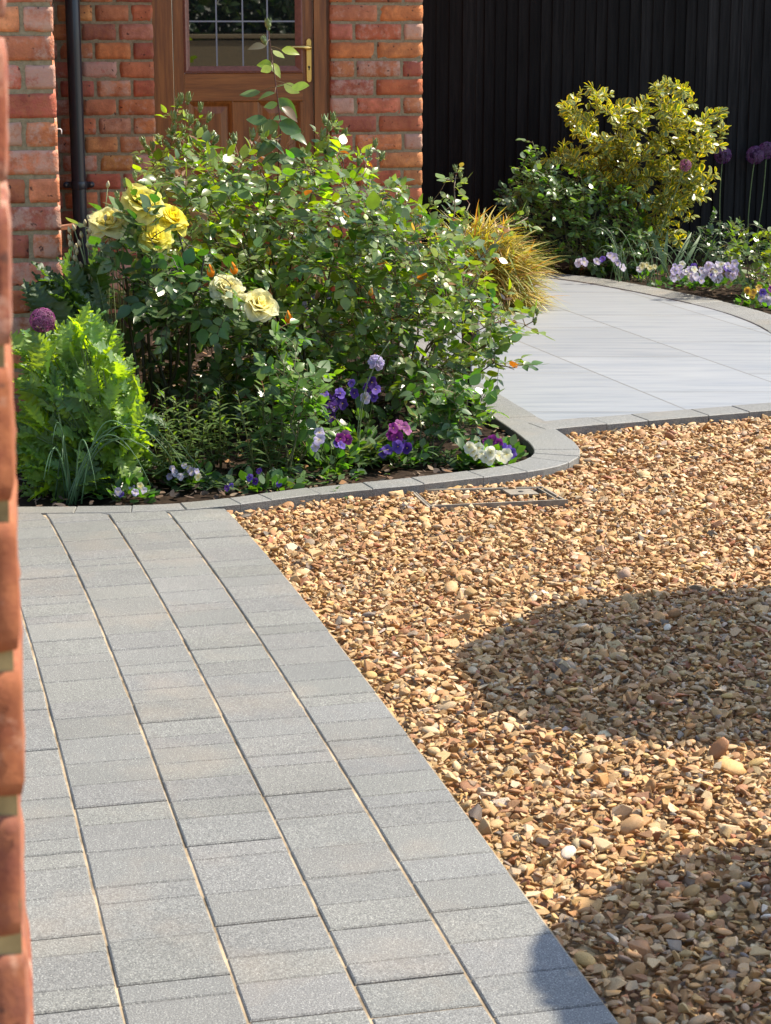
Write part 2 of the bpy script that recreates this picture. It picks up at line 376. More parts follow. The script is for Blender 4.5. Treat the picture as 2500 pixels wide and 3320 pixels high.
def inside(x, y, poly):
    poly = np.asarray(poly); r = np.zeros(len(x), bool); n = len(poly); j = n - 1
    for i in range(n):
        xi, yi = poly[i][:2]; xj, yj = poly[j][:2]
        c = ((yi > y) != (yj > y)) & (x < (xj - xi) * (y - yi) / (yj - yi + 1e-12) + xi); r ^= c; j = i
    return r

EDGE = catmull([(0.86, 0.25), (0.60, 1.33), (0.32, 2.491), (0.183, 3.077), (0.087, 3.456), (0.018, 3.754), (-0.073, 4.095), (-0.148, 4.383), (-0.244, 4.777), (-0.361, 5.168), (-0.455, 5.50), (-.52, 5.72)], 12)
KERB = catmull([(-2.6, 5.40), (-1.4, 5.41), (-.9, 5.415), (-.63, 5.435), (-.449, 5.497), (-.309, 5.575), (-.135, 5.67), (.063, 5.75), (.23, 5.83), (.421, 5.935), (.521, 6.012), (.596, 6.125), (.622, 6.28),
                (.569, 6.62), (.36, 7.487), (.24, 8.05), (.21, 8.5), (.29, 9.0), (.43, 9.4), (.55, 9.85), (.62, 10.5)], 12)
def kwidth(p): return np.interp(p[:, 0] + np.where(p[:, 1] > 6.25, 5, 0), [-.5, .35, .62, 3], [.082, .098, .15, .15])
KIN = offset(KERB, kwidth(KERB))
PATH_R = catmull([(.80, 10.85), (1.0, 10.78), (1.265, 10.443), (1.621, 9.778), (1.792, 9.27), (1.86, 8.7), (1.80, 8.0), (1.62, 7.35), (1.383, 7.077), (0.803, 6.839), (0.545, 6.715)], 8)
EDGING = catmull([(0.535, 6.585), (0.787, 6.70), (1.355, 6.93), (1.9, 7.12), (2.6, 7.3)], 10)

_f = np.polyfit(EDGE[EDGE[:, 1] < 5.55][:, 1], EDGE[EDGE[:, 1] < 5.55][:, 0], 5); EDGE[:, 0] = np.where(EDGE[:, 1] < 5.55, np.polyval(_f, EDGE[:, 1]), EDGE[:, 0])
def strip(mb, curve, w0, w1, lens, ztop, depth, gap, tint, seed, start=0.0, taper=None):
    """setts laid end to end along a curve, between two offsets of it"""
    r = random.Random(seed); d = np.concatenate([[0], np.cumsum(np.linalg.norm(np.diff(curve, axis=0), axis=1))]); Ltot = d[-1]
    A, B = offset(curve, w0), offset(curve, w1)
    at = lambda P_, s: np.array([np.interp(s, d, P_[:, 0]), np.interp(s, d, P_[:, 1])])
    s = start
    while s < Ltot - 0.02:
        L = r.choice(lens) * r.uniform(.96, 1.04); e = min(s + L, Ltot); k = 2 if L < .13 else 4
        gg = gap * r.uniform(.35, 1.5); dz = r.uniform(-.0014, .0014); bv = 0.0025
        gg *= .6; ss = np.linspace(s + gg / 2, e - gg / 2, k); c = tint(r)
        rows = []
        for q, s_ in enumerate(ss):
            a, b = at(A, s_), at(B, s_); n_ = (b - a) / (np.linalg.norm(b - a) + 1e-9)
            rows.append((a + n_ * gap * .5 + n_ * r.uniform(-.001, .001), b - n_ * gap * .5, n_))
        V = []
        for lvl in range(3):
            for q, (a, b, n_) in enumerate(rows):
                i = bv if lvl == 2 else 0
                z = (ztop - depth, ztop + dz - bv, ztop + dz)[lvl]
                tn = rows[min(q + 1, k - 1)][0] - rows[max(q - 1, 0)][0]; tn = tn / (np.linalg.norm(tn) + 1e-9)
                sh = tn * i * (1 if q == 0 else (-1 if q == k - 1 else 0))
                V += [(*(a + n_ * i + sh), z), (*(b - n_ * i + sh), z)]
        Fs = []
        m = 2 * k
        for q in range(k - 1): Fs.append((2 * m + 2 * q, 2 * m + 2 * q + 2, 2 * m + 2 * q + 3, 2 * m + 2 * q + 1))
        for lvl in range(2):
            o = lvl * m
            for q in range(k - 1):
                Fs += [(o + 2 * q, o + 2 * q + 2, o + m + 2 * q + 2, o + m + 2 * q), (o + 2 * q + 3, o + 2 * q + 1, o + m + 2 * q + 1, o + m + 2 * q + 3)]
            Fs += [(o + 1, o, o + m, o + m + 1), (o + m - 2, o + m - 1, o + 2 * m - 1, o + 2 * m - 2)]
        Fs = [f[::-1] for f in Fs] if np.mean(w1) < np.mean(w0) else Fs
        mb.add(V, Fs, (*c, 1), 0, False)
        s = e

# ------------------------------------------------------------------ ground, drive, kerb, path
mb = MB(); mb.add([(-60, -60, -.075), (60, -60, -.075), (60, 60, -.075), (-60, 60, -.075)], [(0, 1, 2, 3)]); g = mb.build('ground', M['sub']); tag(g, kind='structure')
def sheet(name, poly, z, mat):
    from mathutils.geometry import tessellate_polygon
    mb = MB(); V = [(p[0], p[1], z) for p in poly]; tri = []
    for f in tessellate_polygon([[Vector(v) for v in V]]):
        a, b, c = (np.array(V[i][:2]) for i in f); cr = (b - a)[0] * (c - a)[1] - (b - a)[1] * (c - a)[0]
        if abs(cr) > 1e-9: tri.append(tuple(f) if cr > 0 else tuple(f[::-1]))
    mb.add(V, tri, smooth=False); o = mb.build(name, mat); tag(o, kind='structure'); return o
def ctint(r):
    g_ = r.uniform(.93, 1.06); return (g_ * r.uniform(1.06, 1.08), g_ * 1.07, g_ * r.uniform(.95, 1.0))
mb = MB()
E2 = resample(EDGE, 0.04)
for kc in range(9):
    strip(mb, E2, kc * .1645, (kc + 1) * .1645, [.06, .085, .1, .115, .115, .14], 0.0, 0.05, 0.0045, ctint, 40 + kc, start=rnd.uniform(0, .05))
# courses are cut where they meet the kerb
for i, v in enumerate(mb.V):
    ky = np.interp(v[:, 0], KERB[:45, 0], KERB[:45, 1]) - 0.004
    v[:, 1] = np.minimum(v[:, 1], ky)
drive = mb.build('driveway_pavement', M['conc']); tag(drive, kind='structure')
dl = offset(E2, 9 * .1645)
sheet('pavement_bedding_ground', [tuple(p) for p in E2[::6] if p[1] < 5.4] + [(-.46, 5.47)] + [(-2.5, 5.42)] + [tuple(p) for p in dl[::-1][::6] if p[1] < 5.4], -0.0040, M['sand'])
mb = MB(); K2 = resample(KERB, 0.03)
strip(mb, K2, 0, kwidth(K2), [.1, .12, .16, .16, .2], 0.001, 0.09, 0.002, ctint, 91)
kerb = mb.build('kerb', M['conc']); tag(kerb, kind='structure')
mb = MB(); strip(mb, resample(EDGING, 0.03), 0, .128, [.16, .16, .2, .24], 0.0005, 0.085, 0.004, ctint, 92)
strip(mb, resample(PATH_R[:46], 0.03), -.17, .012, [.16, .2, .3], 0.0005, 0.06, 0.003, ctint, 93)
edging = mb.build('path_edging_kerb', M['conc']); tag(edging, kind='structure')
kr = [tuple(p) for p in KERB if p[1] > 6.62 and p[0] < .6]
sheet('path', kr + [(.62, 10.85)] + [tuple(p) for p in PATH_R], -0.004, M['porc'])
def soil_sheet(name, poly, z0):
    P_ = np.array(poly); x0, y0 = P_.min(0); x1, y1 = P_.max(0); st = 0.05
    nx, ny = int((x1 - x0) / st) + 2, int((y1 - y0) / st) + 2
    X, Y = np.meshgrid(x0 + st * np.arange(nx), y0 + st * np.arange(ny))
    Z = z0 + np.array([noise.noise((x * 5, y * 5, 1)) * .018 + noise.noise((x * 16, y * 16, 4)) * .010 for x, y in zip(X.ravel(), Y.ravel())])
    keep = inside(X.ravel() + st / 2, Y.ravel() + st / 2, poly).reshape(ny, nx)
    Fs = np.array([(j * nx + i, j * nx + i + 1, (j + 1) * nx + i + 1, (j + 1) * nx + i) for j in range(ny - 1) for i in range(nx - 1) if keep[j, i]])
    mb = MB(); mb.add(np.column_stack([X.ravel(), Y.ravel(), Z]), Fs); o = mb.build(name, M['soil']); tag(o, kind='structure'); return o
BED_L = [tuple(p) for p in offset(KERB, .06)[::4]] + [(.3, 10.9), (-2.6, 9.9)]
BED_R = [tuple(p) for p in offset(PATH_R[:46], .05)[::3]] + [(2.2, 8.6), (4.5, 8.6), (4.5, 12.4), (-.3, 12.4), (-.3, 10.95)]
soil_sheet('flower_bed_ground', BED_L, -0.030)
soil_sheet('border_ground', BED_R, -0.026)

# ------------------------------------------------------------------ gravel: loose stones, one object
GRAV = [tuple(p) for p in E2[20:]] + [tuple(p) for p in KERB if p[0] > -.45 and p[1] < 6.6] + [tuple(p) for p in EDGING] + [(2.6, 1.4), (.7, 1.0)]
def stone_protos(k):
    import bmesh
    out = []
    for i in range(k):
        r = random.Random(100 + i); bm = bmesh.new()
        rounded = i % 9 == 0
        fl = r.uniform(.28, .58); el = r.uniform(.55, .92)
        for _ in range(60 if rounded else r.choice([8, 9, 10, 12])):
            v = Vector((r.gauss(0, 1), r.gauss(0, 1), r.gauss(0, 1))).normalized() * (1.0 if rounded else r.uniform(.72, 1.08))
            bm.verts.new((v.x * .5, v.y * .5 * el, v.z * .5 * fl))
        h = bmesh.ops.convex_hull(bm, input=bm.verts)
        bmesh.ops.delete(bm, geom=[g_ for g_ in h['geom_interior'] if isinstance(g_, bmesh.types.BMVert)], context='VERTS')
        if not rounded:
            bmesh.ops.bevel(bm, geom=list(bm.edges) + list(bm.verts), offset=0.014, segments=1, affect='EDGES', clamp_overlap=True)
        bmesh.ops.triangulate(bm, faces=bm.faces)
        bm.verts.ensure_lookup_table(); bm.verts.index_update()
        out.append((np.array([v.co[:] for v in bm.verts]), np.array([[v.index for v in f.verts] for f in bm.faces]), rounded)); bm.free()
    return out
PAL = np.array([(.50, .34, .17), (.56, .41, .23), (.44, .26, .11), (.60, .47, .30), (.36, .19, .085), (.48, .29, .13), (.52, .36, .19), (.30, .155, .075), (.62, .52, .37), (.42, .23, .09),
                (.40, .30, .21), (.25, .20, .155), (.13, .11, .095), (.68, .62, .53), (.38, .155, .075), (.23, .205, .18), (.57, .38, .155)])
PALW = np.array([14, 13, 12, 9, 8, 12, 11, 5, 4, 9, 3, 1.4, 1.2, .8, 2.6, .8, 8]); PALW = PALW / PALW.sum()
def stone_field(name, P3, size, label=None, parent=None, nproto=18):
    pr = stone_protos(nproto); V = []; Fs = []; pid = []; n = 0; sm = []
    for i, (v, f, ro) in enumerate(pr):
        V.append(v + np.array([0, 0, 0])); Fs.append(f + n); n += len(v); pid += [i] * len(v); sm += [ro] * len(f)
    k = len(P3); V.append(P3); pid += [-1] * k
    V = np.vstack(V); Fs = np.vstack(Fs); me = bpy.data.meshes.new(name)
    me.vertices.add(len(V)); me.vertices.foreach_set('co', V.ravel()); me.loops.add(Fs.size); me.loops.foreach_set('vertex_index', Fs.ravel().astype(np.int32))
    me.polygons.add(len(Fs)); me.polygons.foreach_set('loop_start', (np.arange(len(Fs)) * 3).astype(np.int32)); me.polygons.foreach_set('loop_total', np.full(len(Fs), 3, np.int32))
    me.polygons.foreach_set('use_smooth', np.array(sm, bool))
    pre = n
    def A(nm, typ, arr, key):
        a = me.attributes.new(nm, typ, 'POINT'); a.data.foreach_set(key, np.ascontiguousarray(arr).ravel())
    A('pid', 'INT', np.array(pid, np.int32), 'value')
    z = lambda arr, w_: np.vstack([np.zeros((pre, w_), np.float32), arr.astype(np.float32)])
    A('rot', 'FLOAT_VECTOR', z(np.column_stack([rng.normal(0, .36, k), rng.normal(0, .36, k), rng.uniform(0, 6.283, k)]), 3), 'vector')
    A('siz', 'FLOAT_VECTOR', z(size[:, None] * rng.uniform(.82, 1.2, (k, 3)), 3), 'vector')
    c = PAL[rng.choice(len(PAL), k, p=PALW)] * np.array([1.0, .945, .845]) * rng.uniform(.80, 1.18, (k, 1)) * rng.uniform(.95, 1.05, (k, 3))
    A('tint', 'FLOAT_COLOR', z(np.column_stack([c, np.ones(k)]), 4), 'color')
    A('pick', 'INT', np.concatenate([np.zeros(pre, np.int32), rng.integers(0, nproto, k).astype(np.int32)]), 'value')
    me.update(calc_edges=True); me.materials.append(M['stone'])
    o = bpy.data.objects.new(name, me); COL.objects.link(o); o['kind'] = 'stuff'
    if parent: o.parent = parent
    t = bpy.data.node_groups.new('scatter_stones', 'GeometryNodeTree')
    t.interface.new_socket('Geometry', in_out='INPUT', socket_type='NodeSocketGeometry'); t.interface.new_socket('Geometry', in_out='OUTPUT', socket_type='NodeSocketGeometry')
    gi, go = t.nodes.new('NodeGroupInput'), t.nodes.new('NodeGroupOutput')
    def named(nm, dt):
        q = t.nodes.new('GeometryNodeInputNamedAttribute'); q.data_type = dt; q.inputs['Name'].default_value = nm; return q.outputs[0]
    def eq(val):
        q = t.nodes.new('FunctionNodeCompare'); q.data_type = 'INT'; q.operation = 'EQUAL'; t.links.new(named('pid', 'INT'), q.inputs[2]); q.inputs[3].default_value = val; return q.outputs[0]
    def sep(val):
        q = t.nodes.new('GeometryNodeSeparateGeometry'); q.domain = 'POINT'; t.links.new(gi.outputs[0], q.inputs[0]); t.links.new(eq(val), q.inputs['Selection']); return q.outputs[0]
    jn = t.nodes.new('GeometryNodeJoinGeometry')
    for i in range(nproto):
        q = t.nodes.new('GeometryNodeGeometryToInstance'); t.links.new(sep(i), q.inputs[0]); t.links.new(q.outputs[0], jn.inputs[0])
    ip = t.nodes.new('GeometryNodeInstanceOnPoints'); t.links.new(sep(-1), ip.inputs['Points']); t.links.new(jn.outputs[0], ip.inputs['Instance'])
    ip.inputs['Pick Instance'].default_value = True; t.links.new(named('pick', 'INT'), ip.inputs['Instance Index'])
    er = t.nodes.new('FunctionNodeEulerToRotation'); t.links.new(named('rot', 'FLOAT_VECTOR'), er.inputs[0]); t.links.new(er.outputs[0], ip.inputs['Rotation'])
    t.links.new(named('siz', 'FLOAT_VECTOR'), ip.inputs['Scale']); t.links.new(ip.outputs[0], go.inputs[0])
    md = o.modifiers.new('scatter', 'NODES'); md.node_group = t
    return o
def stone_points(poly, step, z, layers):
    P_ = np.array(poly); x0, y0 = P_.min(0)[:2]; x1, y1 = P_.max(0)[:2]; out = []
    for l in range(layers):
        X, Y = np.meshgrid(np.arange(x0, x1, step), np.arange(y0, y1, step)); X = X.ravel() + rng.uniform(-.5, .5, X.size) * step * 1.5; Y = Y.ravel() + rng.uniform(-.5, .5, Y.size) * step * 1.5
        k = inside(X, Y, poly); X, Y = X[k], Y[k]
        out.append(np.column_stack([X, Y, z(X, Y) - l * 0.011 + rng.normal(0, .0035, len(X))]))
    return np.vstack(out)
MAN = np.array([G(1330, 1600, -.03), G(1395, 1660, -.03), G(1990 - 150, 1640, -.03), G(1755, 1590, -.03)])[:, :2]
def gz(x, y):
    z = -.0245 + .008 * np.clip((5.2 - y) / 1.6, 0, 1)
    nn = np.array([noise.noise((a * 3.1, b * 3.1, 7.0)) for a, b in zip(x, y)]); return z + .006 * nn
pts = stone_points(GRAV, 0.0152, gz, 2)
vis = pts[:, 0] < pts[:, 1] * .205 + .75
pts = pts[vis & ~inside(pts[:, 0], pts[:, 1], MAN * 1.0) & (pts[:, 1] > 1.5)]
sz = np.clip(rng.lognormal(math.log(.0208), .36, len(pts)), .011, .058)
stone_field('gravel', pts, sz)

# recessed inspection cover, filled with the same gravel
mc = MAN.mean(0); cover = thing('inspection_cover', (mc[0], mc[1], -.03), 'low metal framed inspection cover tray filled with gravel beside the curved kerb', 'drain cover')
ca = At(cover)
mb = MB()
def bar(mb, a, b, wd, z0, z1, col=(1, 1, 1, 1)):
    a, b = np.asarray(a), np.asarray(b); d = unit(b - a); n_ = np.array([-d[1], d[0]]) * wd / 2
    mb.add([(*(a - n_), z0), (*(b - n_), z0), (*(b + n_), z0), (*(a + n_), z0), (*(a - n_), z1), (*(b - n_), z1), (*(b + n_), z1), (*(a + n_), z1)], BOXF, col, 0, False)
for i in range(4): bar(mb, MAN[i], MAN[(i + 1) % 4], .0065, -.07, (-.0175, -.0105, -.0165, -.0185)[i])
ca.build(mb, 'frame', M['steel'])
mb = MB(); ins = mc + (MAN - mc) * .94
for i in range(4): bar(mb, ins[i], ins[(i + 1) % 4], .004, -.06, -.0215 + .0008 * i)
ca.build(mb, 'tray_rim', M['steel'])
mb = MB(); q = mc + (MAN[3] - mc) * .80; ex = unit(MAN[2] - MAN[3]); ey = unit(MAN[0] - MAN[3])
cp = [q - ex * .0 , q + ex * .07, q + ex * .07 + ey * .085, q + ey * .085]
mb.add([(*p, -.025) for p in cp] + [(*p, -.0188) for p in cp], [f[::-1] for f in BOXF], (1, 1, 1, 1), 0, False); ca.build(mb, 'lifting_plate', M['steel'])
mb = MB(); lathe(mb, [(.008, -.0187), (.008, -.0179)], 12, (*np.mean(cp, 0), 0)); ca.build(mb, 'lifting_hole', M['dark'])
mp = stone_points([tuple(p) for p in mc + (MAN - mc) * .90], .016, lambda x, y: -.0235 + 0 * x, 2)
mp = mp[~inside(mp[:, 0], mp[:, 1], [tuple(p) for p in np.mean(cp, 0) + (np.array(cp) - np.mean(cp, 0)) * 1.15])]
fill = stone_field('gravel_fill', mp - np.array(cover.location), np.clip(rng.lognormal(math.log(.020), .3, len(mp)), .01, .035), parent=cover)

# ------------------------------------------------------------------ brick house
PHI = R(9.2); O_ = np.array([0, 9.7, 0.0]); XL = np.array([math.cos(PHI), math.sin(PHI), 0]); YL = np.array([-math.sin(PHI), math.cos(PHI), 0])
def PW(u, v, yl=0.0):
    """photo pixel -> local (x', z) on the house plane y' = yl"""
    d = ray(u, v); t = ((O_ + YL * yl - EYEP) @ YL) / (d @ YL); p = EYEP + d * t
    return np.array([(p - O_) @ XL, p[2]])
house = thing('brick_house', tuple(O_), 'red brick house with an oak front door, a black drainpipe and a projecting wing', 'house', rz=PHI)
BCOLS = [tuple(a * b for a, b in zip(c, (1.60, 1.74, 1.62))) for c in [(.36, .105, .045), (.40, .125, .05), (.33, .085, .04), (.43, .15, .055), (.29, .075, .04), (.38, .12, .07), (.45, .165, .07), (.24, .07, .045), (.35, .14, .09)]]
def brick(mb, x0, x1, z0, z1, yf, depth, seed, nx=7, nz=4, rough=1.0, frame=lambda x, y, z: (x, y, z), tone=1.0):
    r = random.Random(seed); V = []
    c = BCOLS[r.randrange(len(BCOLS))]; c = tuple(k_ * r.uniform(.85, 1.15) * tone for k_ in c)
    lime = r.choice([0, 0, .1, .2, .35, .5, .7]) if r.random() < .86 else 1.05
    s = r.uniform(0, 90); dy = r.uniform(-.002, .002)
    for j in range(nz + 1):
        for i in range(nx + 1):
            fx, fz = i / nx, j / nz
            x, z = x0 + (x1 - x0) * fx, z0 + (z1 - z0) * fz
            ex = min(fx, 1 - fx) * (x1 - x0); ez = min(fz, 1 - fz) * (z1 - z0); e = min(ex, ez)
            y = yf + dy + (0.0035 if e < 1e-6 else 0.0) + (noise.noise((x * 26 + s, z * 26, s)) * .0022) * rough
            if e < 1e-6:
                x += (noise.noise((z * 40 + s, x * 30, 3.1)) * .0036 - (.0022 if (i in (0, nx) and j in (0, nz)) else 0) * (1 if i == nx else -1 if i == 0 else 0)) * rough
                z += noise.noise((x * 30 + s, 5.5, z * 40)) * .0030 * rough
                y += abs(noise.noise((x * 60, z * 60, s))) * .005 * rough
            V.append(frame(x, y, z))
    n0 = len(V); m = nx + 1
    Fs = [(j * m + i, j * m + i + 1, (j + 1) * m + i + 1, (j + 1) * m + i) for j in range(nz) for i in range(nx)]
    rim = [i for i in range(nx + 1)] + [(j) * m + nx for j in range(1, nz + 1)] + [nz * m + i for i in range(nx - 1, -1, -1)] + [j * m for j in range(nz - 1, 0, -1)]
    for k_ in rim:
        fx, fz = (k_ % m) / nx, (k_ // m) / nz
        V.append(frame(x0 + (x1 - x0) * fx, yf + depth, z0 + (z1 - z0) * fz))
    L = len(rim); Fs += [(rim[a], n0 + a, n0 + (a + 1) % L, rim[(a + 1) % L]) for a in range(L)]
    mb.add(V, Fs, (*c, lime), 0, True)
def courses(mb, xa, xb, z0, z1, ch, yf, patA, patB, seed, joint=.0135, frm=None, side='right', nx=7, nz=4):
    """courses of bricks between xa and xb; the patterns run from the given side"""
    j = 0; z = z0
    while z < z1 - .02:
        pat = patA if j % 2 == 0 else patB; q = 0; x = 0.0; W = xb - xa
        while x < W - .015:
            L = pat[min(q, len(pat) - 1)]; L = min(L * (1 + .04 * math.sin(seed + j * 7.1 + q * 3.3)), W - x); 
            if W - x - L < .03: L = W - x
            a, b = (xb - x - L, xb - x) if side == 'right' else (xa + x, xa + x + L)
            a2 = a + (joint if b - a > .03 and a > xa + 1e-6 else 0)
            brick(mb, a2, b, z, min(z + ch - joint, z1), yf, .05, seed * 1000 + j * 40 + q, nx, nz, frame=frm or (lambda x, y, z: (x, y, z)))
            x += L; q += 1
        z += ch; j += 1
def wall_backing(mb, xa, xb, z0, z1, yf, th): box(mb, xa, xb, yf, yf + th, z0, z1, (1, 1, 1, 1), 1)
xr = PW(1371, 300)[0]; xdl, xdr = PW(499, 200)[0], PW(1072, 200)[0]; CH = 57 * 9.72 / F
zc = PW(600, 69)[1] % CH
z0c = -.12
xp = PW(120, 300)[0]
mb = MB(); courses(mb, xdr, xr, z0c, 2.62, CH, 0.0, [.105, .228, .2], [.228, .215], 3); wall_backing(mb, xdr + .004, xr - .003, z0c, 2.62, .0065, .24)
courses(mb, xp - .5, xdl, z0c, 2.62, CH, 0.0, [.175, .168, .168], [.110, .168, .168], 5); wall_backing(mb, xp - .5, xdl - .004, z0c, 2.62, .0065, .24)
courses(mb, xdl + .004, xdr - .004, 2.16, 2.62, CH, 0.002, [.11, .22], [.22, .22], 6); wall_backing(mb, xdl - .004, xdr + .004, 2.15, 2.62, .013, .22)
# return wall of the corner
fr = lambda x, y, z: (xr - .002 - y, x, z)
courses(mb, .006, 3.2, z0c, 2.62, CH, 0.0, [.228], [.105, .228], 8, frm=fr, side='left', nx=3, nz=2); box(mb, xr - .25, xr - .014, .252, 3.2, z0c, 2.62, (1, 1, 1, 1), 1)
mb.build('wall', [M['brick'], M['mortar']], house)
# wing that comes forward on the left
YW = -3.12; CHW = 89 * 6.38 / F
xw = PW(181, 300, YW)[0]
mb = MB(); courses(mb, xw - 1.6, xw, -.10, 2.62, CHW, YW, [.1065, .222], [.222, .1065, .222], 11, nx=10, nz=6)
fr2 = lambda x, y, z: (xw - .001 - y, x, z)
courses(mb, YW + .012, -.01, -.10, 2.62, CHW, 0.0, [.222, .222], [.1065, .222], 12, frm=fr2, side='left', nx=4, nz=3)
wall_backing(mb, xw - 1.6, xw - .0072, -.10, 2.615, YW + .0065, 3.05)
mb.build('wing_wall', [M['brick'], M['mortar']], house)
# roof
mb = MB(); mb.add([(-3.4, -3.5, 2.66), (xr + .02, .0, 2.66), (xr + .02, 3.3, 4.6), (-3.4, 3.3, 4.6), (-3.4, -3.5, 2.74), (xr + .02, .0, 2.74), (xr + .02, 3.3, 4.7), (-3.4, 3.3, 4.7)], BOXF, (1, 1, 1, 1), 0, False)
mb.build('roof', M['tile'], house)
# door frame, leaf, glass
yd = .045
def X(u, v=150, y=yd): return PW(u, v, y)[0]
def Z(v, u=780, y=yd): return PW(u, v, y)[1]
zt = 2.16
mb = MB()
def post(mb, xa, xb, y0, y1, z0, z1, bev=.004): box(mb, xa, xb, y0, y1, z0, z1, (1, 1, 1, 1), 0, bev)
fl, fr_ = X(559), X(1017)
post(mb, xdl - .012, fl, yd - .02, yd + .06, 0.0, zt); post(mb, fr_, X(1057), yd - .02, yd + .06, 0.0, zt); post(mb, X(1057), xdr + .012, yd - .006, yd + .06, 0.0, zt, .003)
post(mb, fl, fr_, yd - .02, yd + .06, zt - .07, zt)
mb.build('door_frame', M['oak'], house)
mb = MB(); post(mb, xdl - .02, xdr + .02, -.04, .3, -.06, .035); mb.build('door_step', M['conc'], house)
gl, gr, gb, gt = X(596), X(981), Z(236), zt - .20
leaf = thing('x', (0, 0, 0), None, None); leaf.name = 'door'; leaf.parent = house
mb = MB(); a, b = fl + .004, fr_ - .004; y0, y1 = yd - .004, yd + .04
post(mb, a, gl, y0, y1, .04, zt - .074); post(mb, gr, b, y0, y1, .04, zt - .074); mb.build('stile', M['oak'], leaf)
mb = MB(); pt = Z(329); pb = .25
post(mb, gl + .0005, gr - .0005, y0, y1, pt, gb - .0005); mb.build('rail', M['oakh'], leaf); mb = MB(); post(mb, gl + .0005, gr - .0005, y0, y1, .04, pb); mb.build('rail', M['oakh'], leaf); mb = MB(); post(mb, gl + .0005, gr - .0005, y0, y1, gt, zt - .074)
mx0, mx1 = X(750), X(832); px0, px1 = X(607), X(972)
mb.build('rail', M['oakh'], leaf)
mb = MB(); post(mb, mx0, mx1, y0, y1, pb + .0005, pt - .0005); post(mb, gl + .0005, px0, y0, y1, pb + .0005, pt - .0005); post(mb, px1, gr - .0005, y0, y1, pb + .0005, pt - .0005); mb.build('mullion', M['oak'], leaf)
for (pa, pc) in ((px0, mx0), (mx1, px1)):
    mb = MB(); i1, i2, i3 = .008, .020, .055
    lv = [(0, y0 + .002), (i1, y0 + .006), (i2, y0 + .016), (i2 + .004, y0 + .017), (i3, y0 + .007)]
    V = []
    for i, y in lv: V += [(pa + i, y, pb + i), (pc - i, y, pb + i), (pc - i, y, pt - i), (pa + i, y, pt - i)]
    Fs = [(4 * r_ + k, 4 * r_ + (k + 1) % 4, 4 * r_ + 4 + (k + 1) % 4, 4 * r_ + 4 + k) for r_ in range(4) for k in range(4)] + [(16, 17, 18, 19)]
    mb.add(V, Fs, (1, 1, 1, 1), 0, False); mb.build('raised_panel', M['oak'], leaf)
wg = thing('x', (0, 0, 0), None, None); wg.name = 'window'; wg.parent = leaf
def put(mb, name, mat): return mb.build(name, mat, leaf)
bpy.data.objects.remove(wg)
il, ir, ib = X(615), X(957), Z(214)
mb = MB()
for (lv0, lv1) in (((gl, gr, gb, gt, y0 - .004), (gl + .008, gr - .008, gb + .008, gt - .008, y0 - .011)), ((gl + .008, gr - .008, gb + .008, gt - .008, y0 - .011), (gl + .016, gr - .016, gb + .014, gt - .016, y0 - .006)),
                   ((gl + .016, gr - .016, gb + .014, gt - .016, y0 - .006), (il, ir, ib, gt - .03, y0 + .008))):
    q = lambda p: [(p[0], p[4], p[2]), (p[1], p[4], p[2]), (p[1], p[4], p[3]), (p[0], p[4], p[3])]
    mb.add(q(lv0) + q(lv1), [(k, (k + 1) % 4, 4 + (k + 1) % 4, 4 + k) for k in range(4)], (1, 1, 1, 1), 0, False)
mb.add([(gl, y0 - .004, gb), (gr, y0 - .004, gb), (gr, y0 - .004, gt), (gl, y0 - .004, gt), (gl, y0 + .01, gb), (gr, y0 + .01, gb), (gr, y0 + .01, gt), (gl, y0 + .01, gt)], [(4, 5, 1, 0), (5, 6, 2, 1), (6, 7, 3, 2), (7, 4, 0, 3)], (1, 1, 1, 1), 0, False)
put(mb, 'glazing_bead', M['bead'])
mb = MB(); box(mb, il - .01, ir + .01, y0 + .0095, y0 + .016, ib - .01, gt - .02); put(mb, 'glass_pane', M['glass'])
mb = MB(); lx = [X(703), X(788), X(868)]; zl = Z(69); dz = (zl - ib)
for x in lx: box(mb, x - .0036, x + .0036, y0 + .0075, y0 + .0092, ib, gt - .03)
for k in range(5):
    z = zl + k * .195
    if z < gt - .05: box(mb, il, ir, y0 + .0067, y0 + .0090, z - .0036, z + .0036)
put(mb, 'lead_bar', M['lead'])
hx, hz0, hz1 = (X(991) + X(1010)) / 2, Z(267, 1000), Z(124, 1000)
mb = MB(); hw = .0135; V = []; ring = []
nseg = 10
for k in range(nseg + 1): q = math.pi * k / nseg; ring.append((hw * math.cos(q), hz1 - hw + hw * math.sin(q)))
for k in range(nseg + 1): q = math.pi + math.pi * k / nseg; ring.append((hw * math.cos(q), hz0 + hw + hw * math.sin(q)))
n_ = len(ring)
V = [(hx + x, y0 - .001, z) for x, z in ring] + [(hx + x, y0 - .007, z) for x, z in ring] + [(hx + x * .8, y0 - .010, hz0 + (z - hz0) * .985 + .0015) for x, z in ring]
Fs = [(r_ * n_ + (k + 1) % n_, r_ * n_ + k, (r_ + 1) * n_ + k, (r_ + 1) * n_ + (k + 1) % n_) for r_ in range(2) for k in range(n_)] + [tuple(2 * n_ + k for k in range(n_))[::-1]]
mb.add(V, Fs, (1, 1, 1, 1), 0, False)
hz = Z(154, 1000); tube(mb, [(hx, y0 - .008, hz), (hx, y0 - .045, hz)], .009, .008, 12)
tube(mb, [(hx + .004, y0 - .047, hz), (hx - .03, y0 - .049, hz + .002), (hx - .08, y0 - .047, hz + .003), (hx - .115, y0 - .040, hz - .003)], .0095, .007, 10)
ha = put(mb, 'handle', M['brass'])
mb = MB(); zk = Z(217, 1000); lathe(mb, [(.0055, 0), (.0055, .003)], 12, (hx, y0 - .0098, zk), axis=(0, -1, 0)); box(mb, hx - .0022, hx + .0022, y0 - .0128, y0 - .0098, zk - .014, zk - .004); mb.build('keyhole', M['dark'], ha)
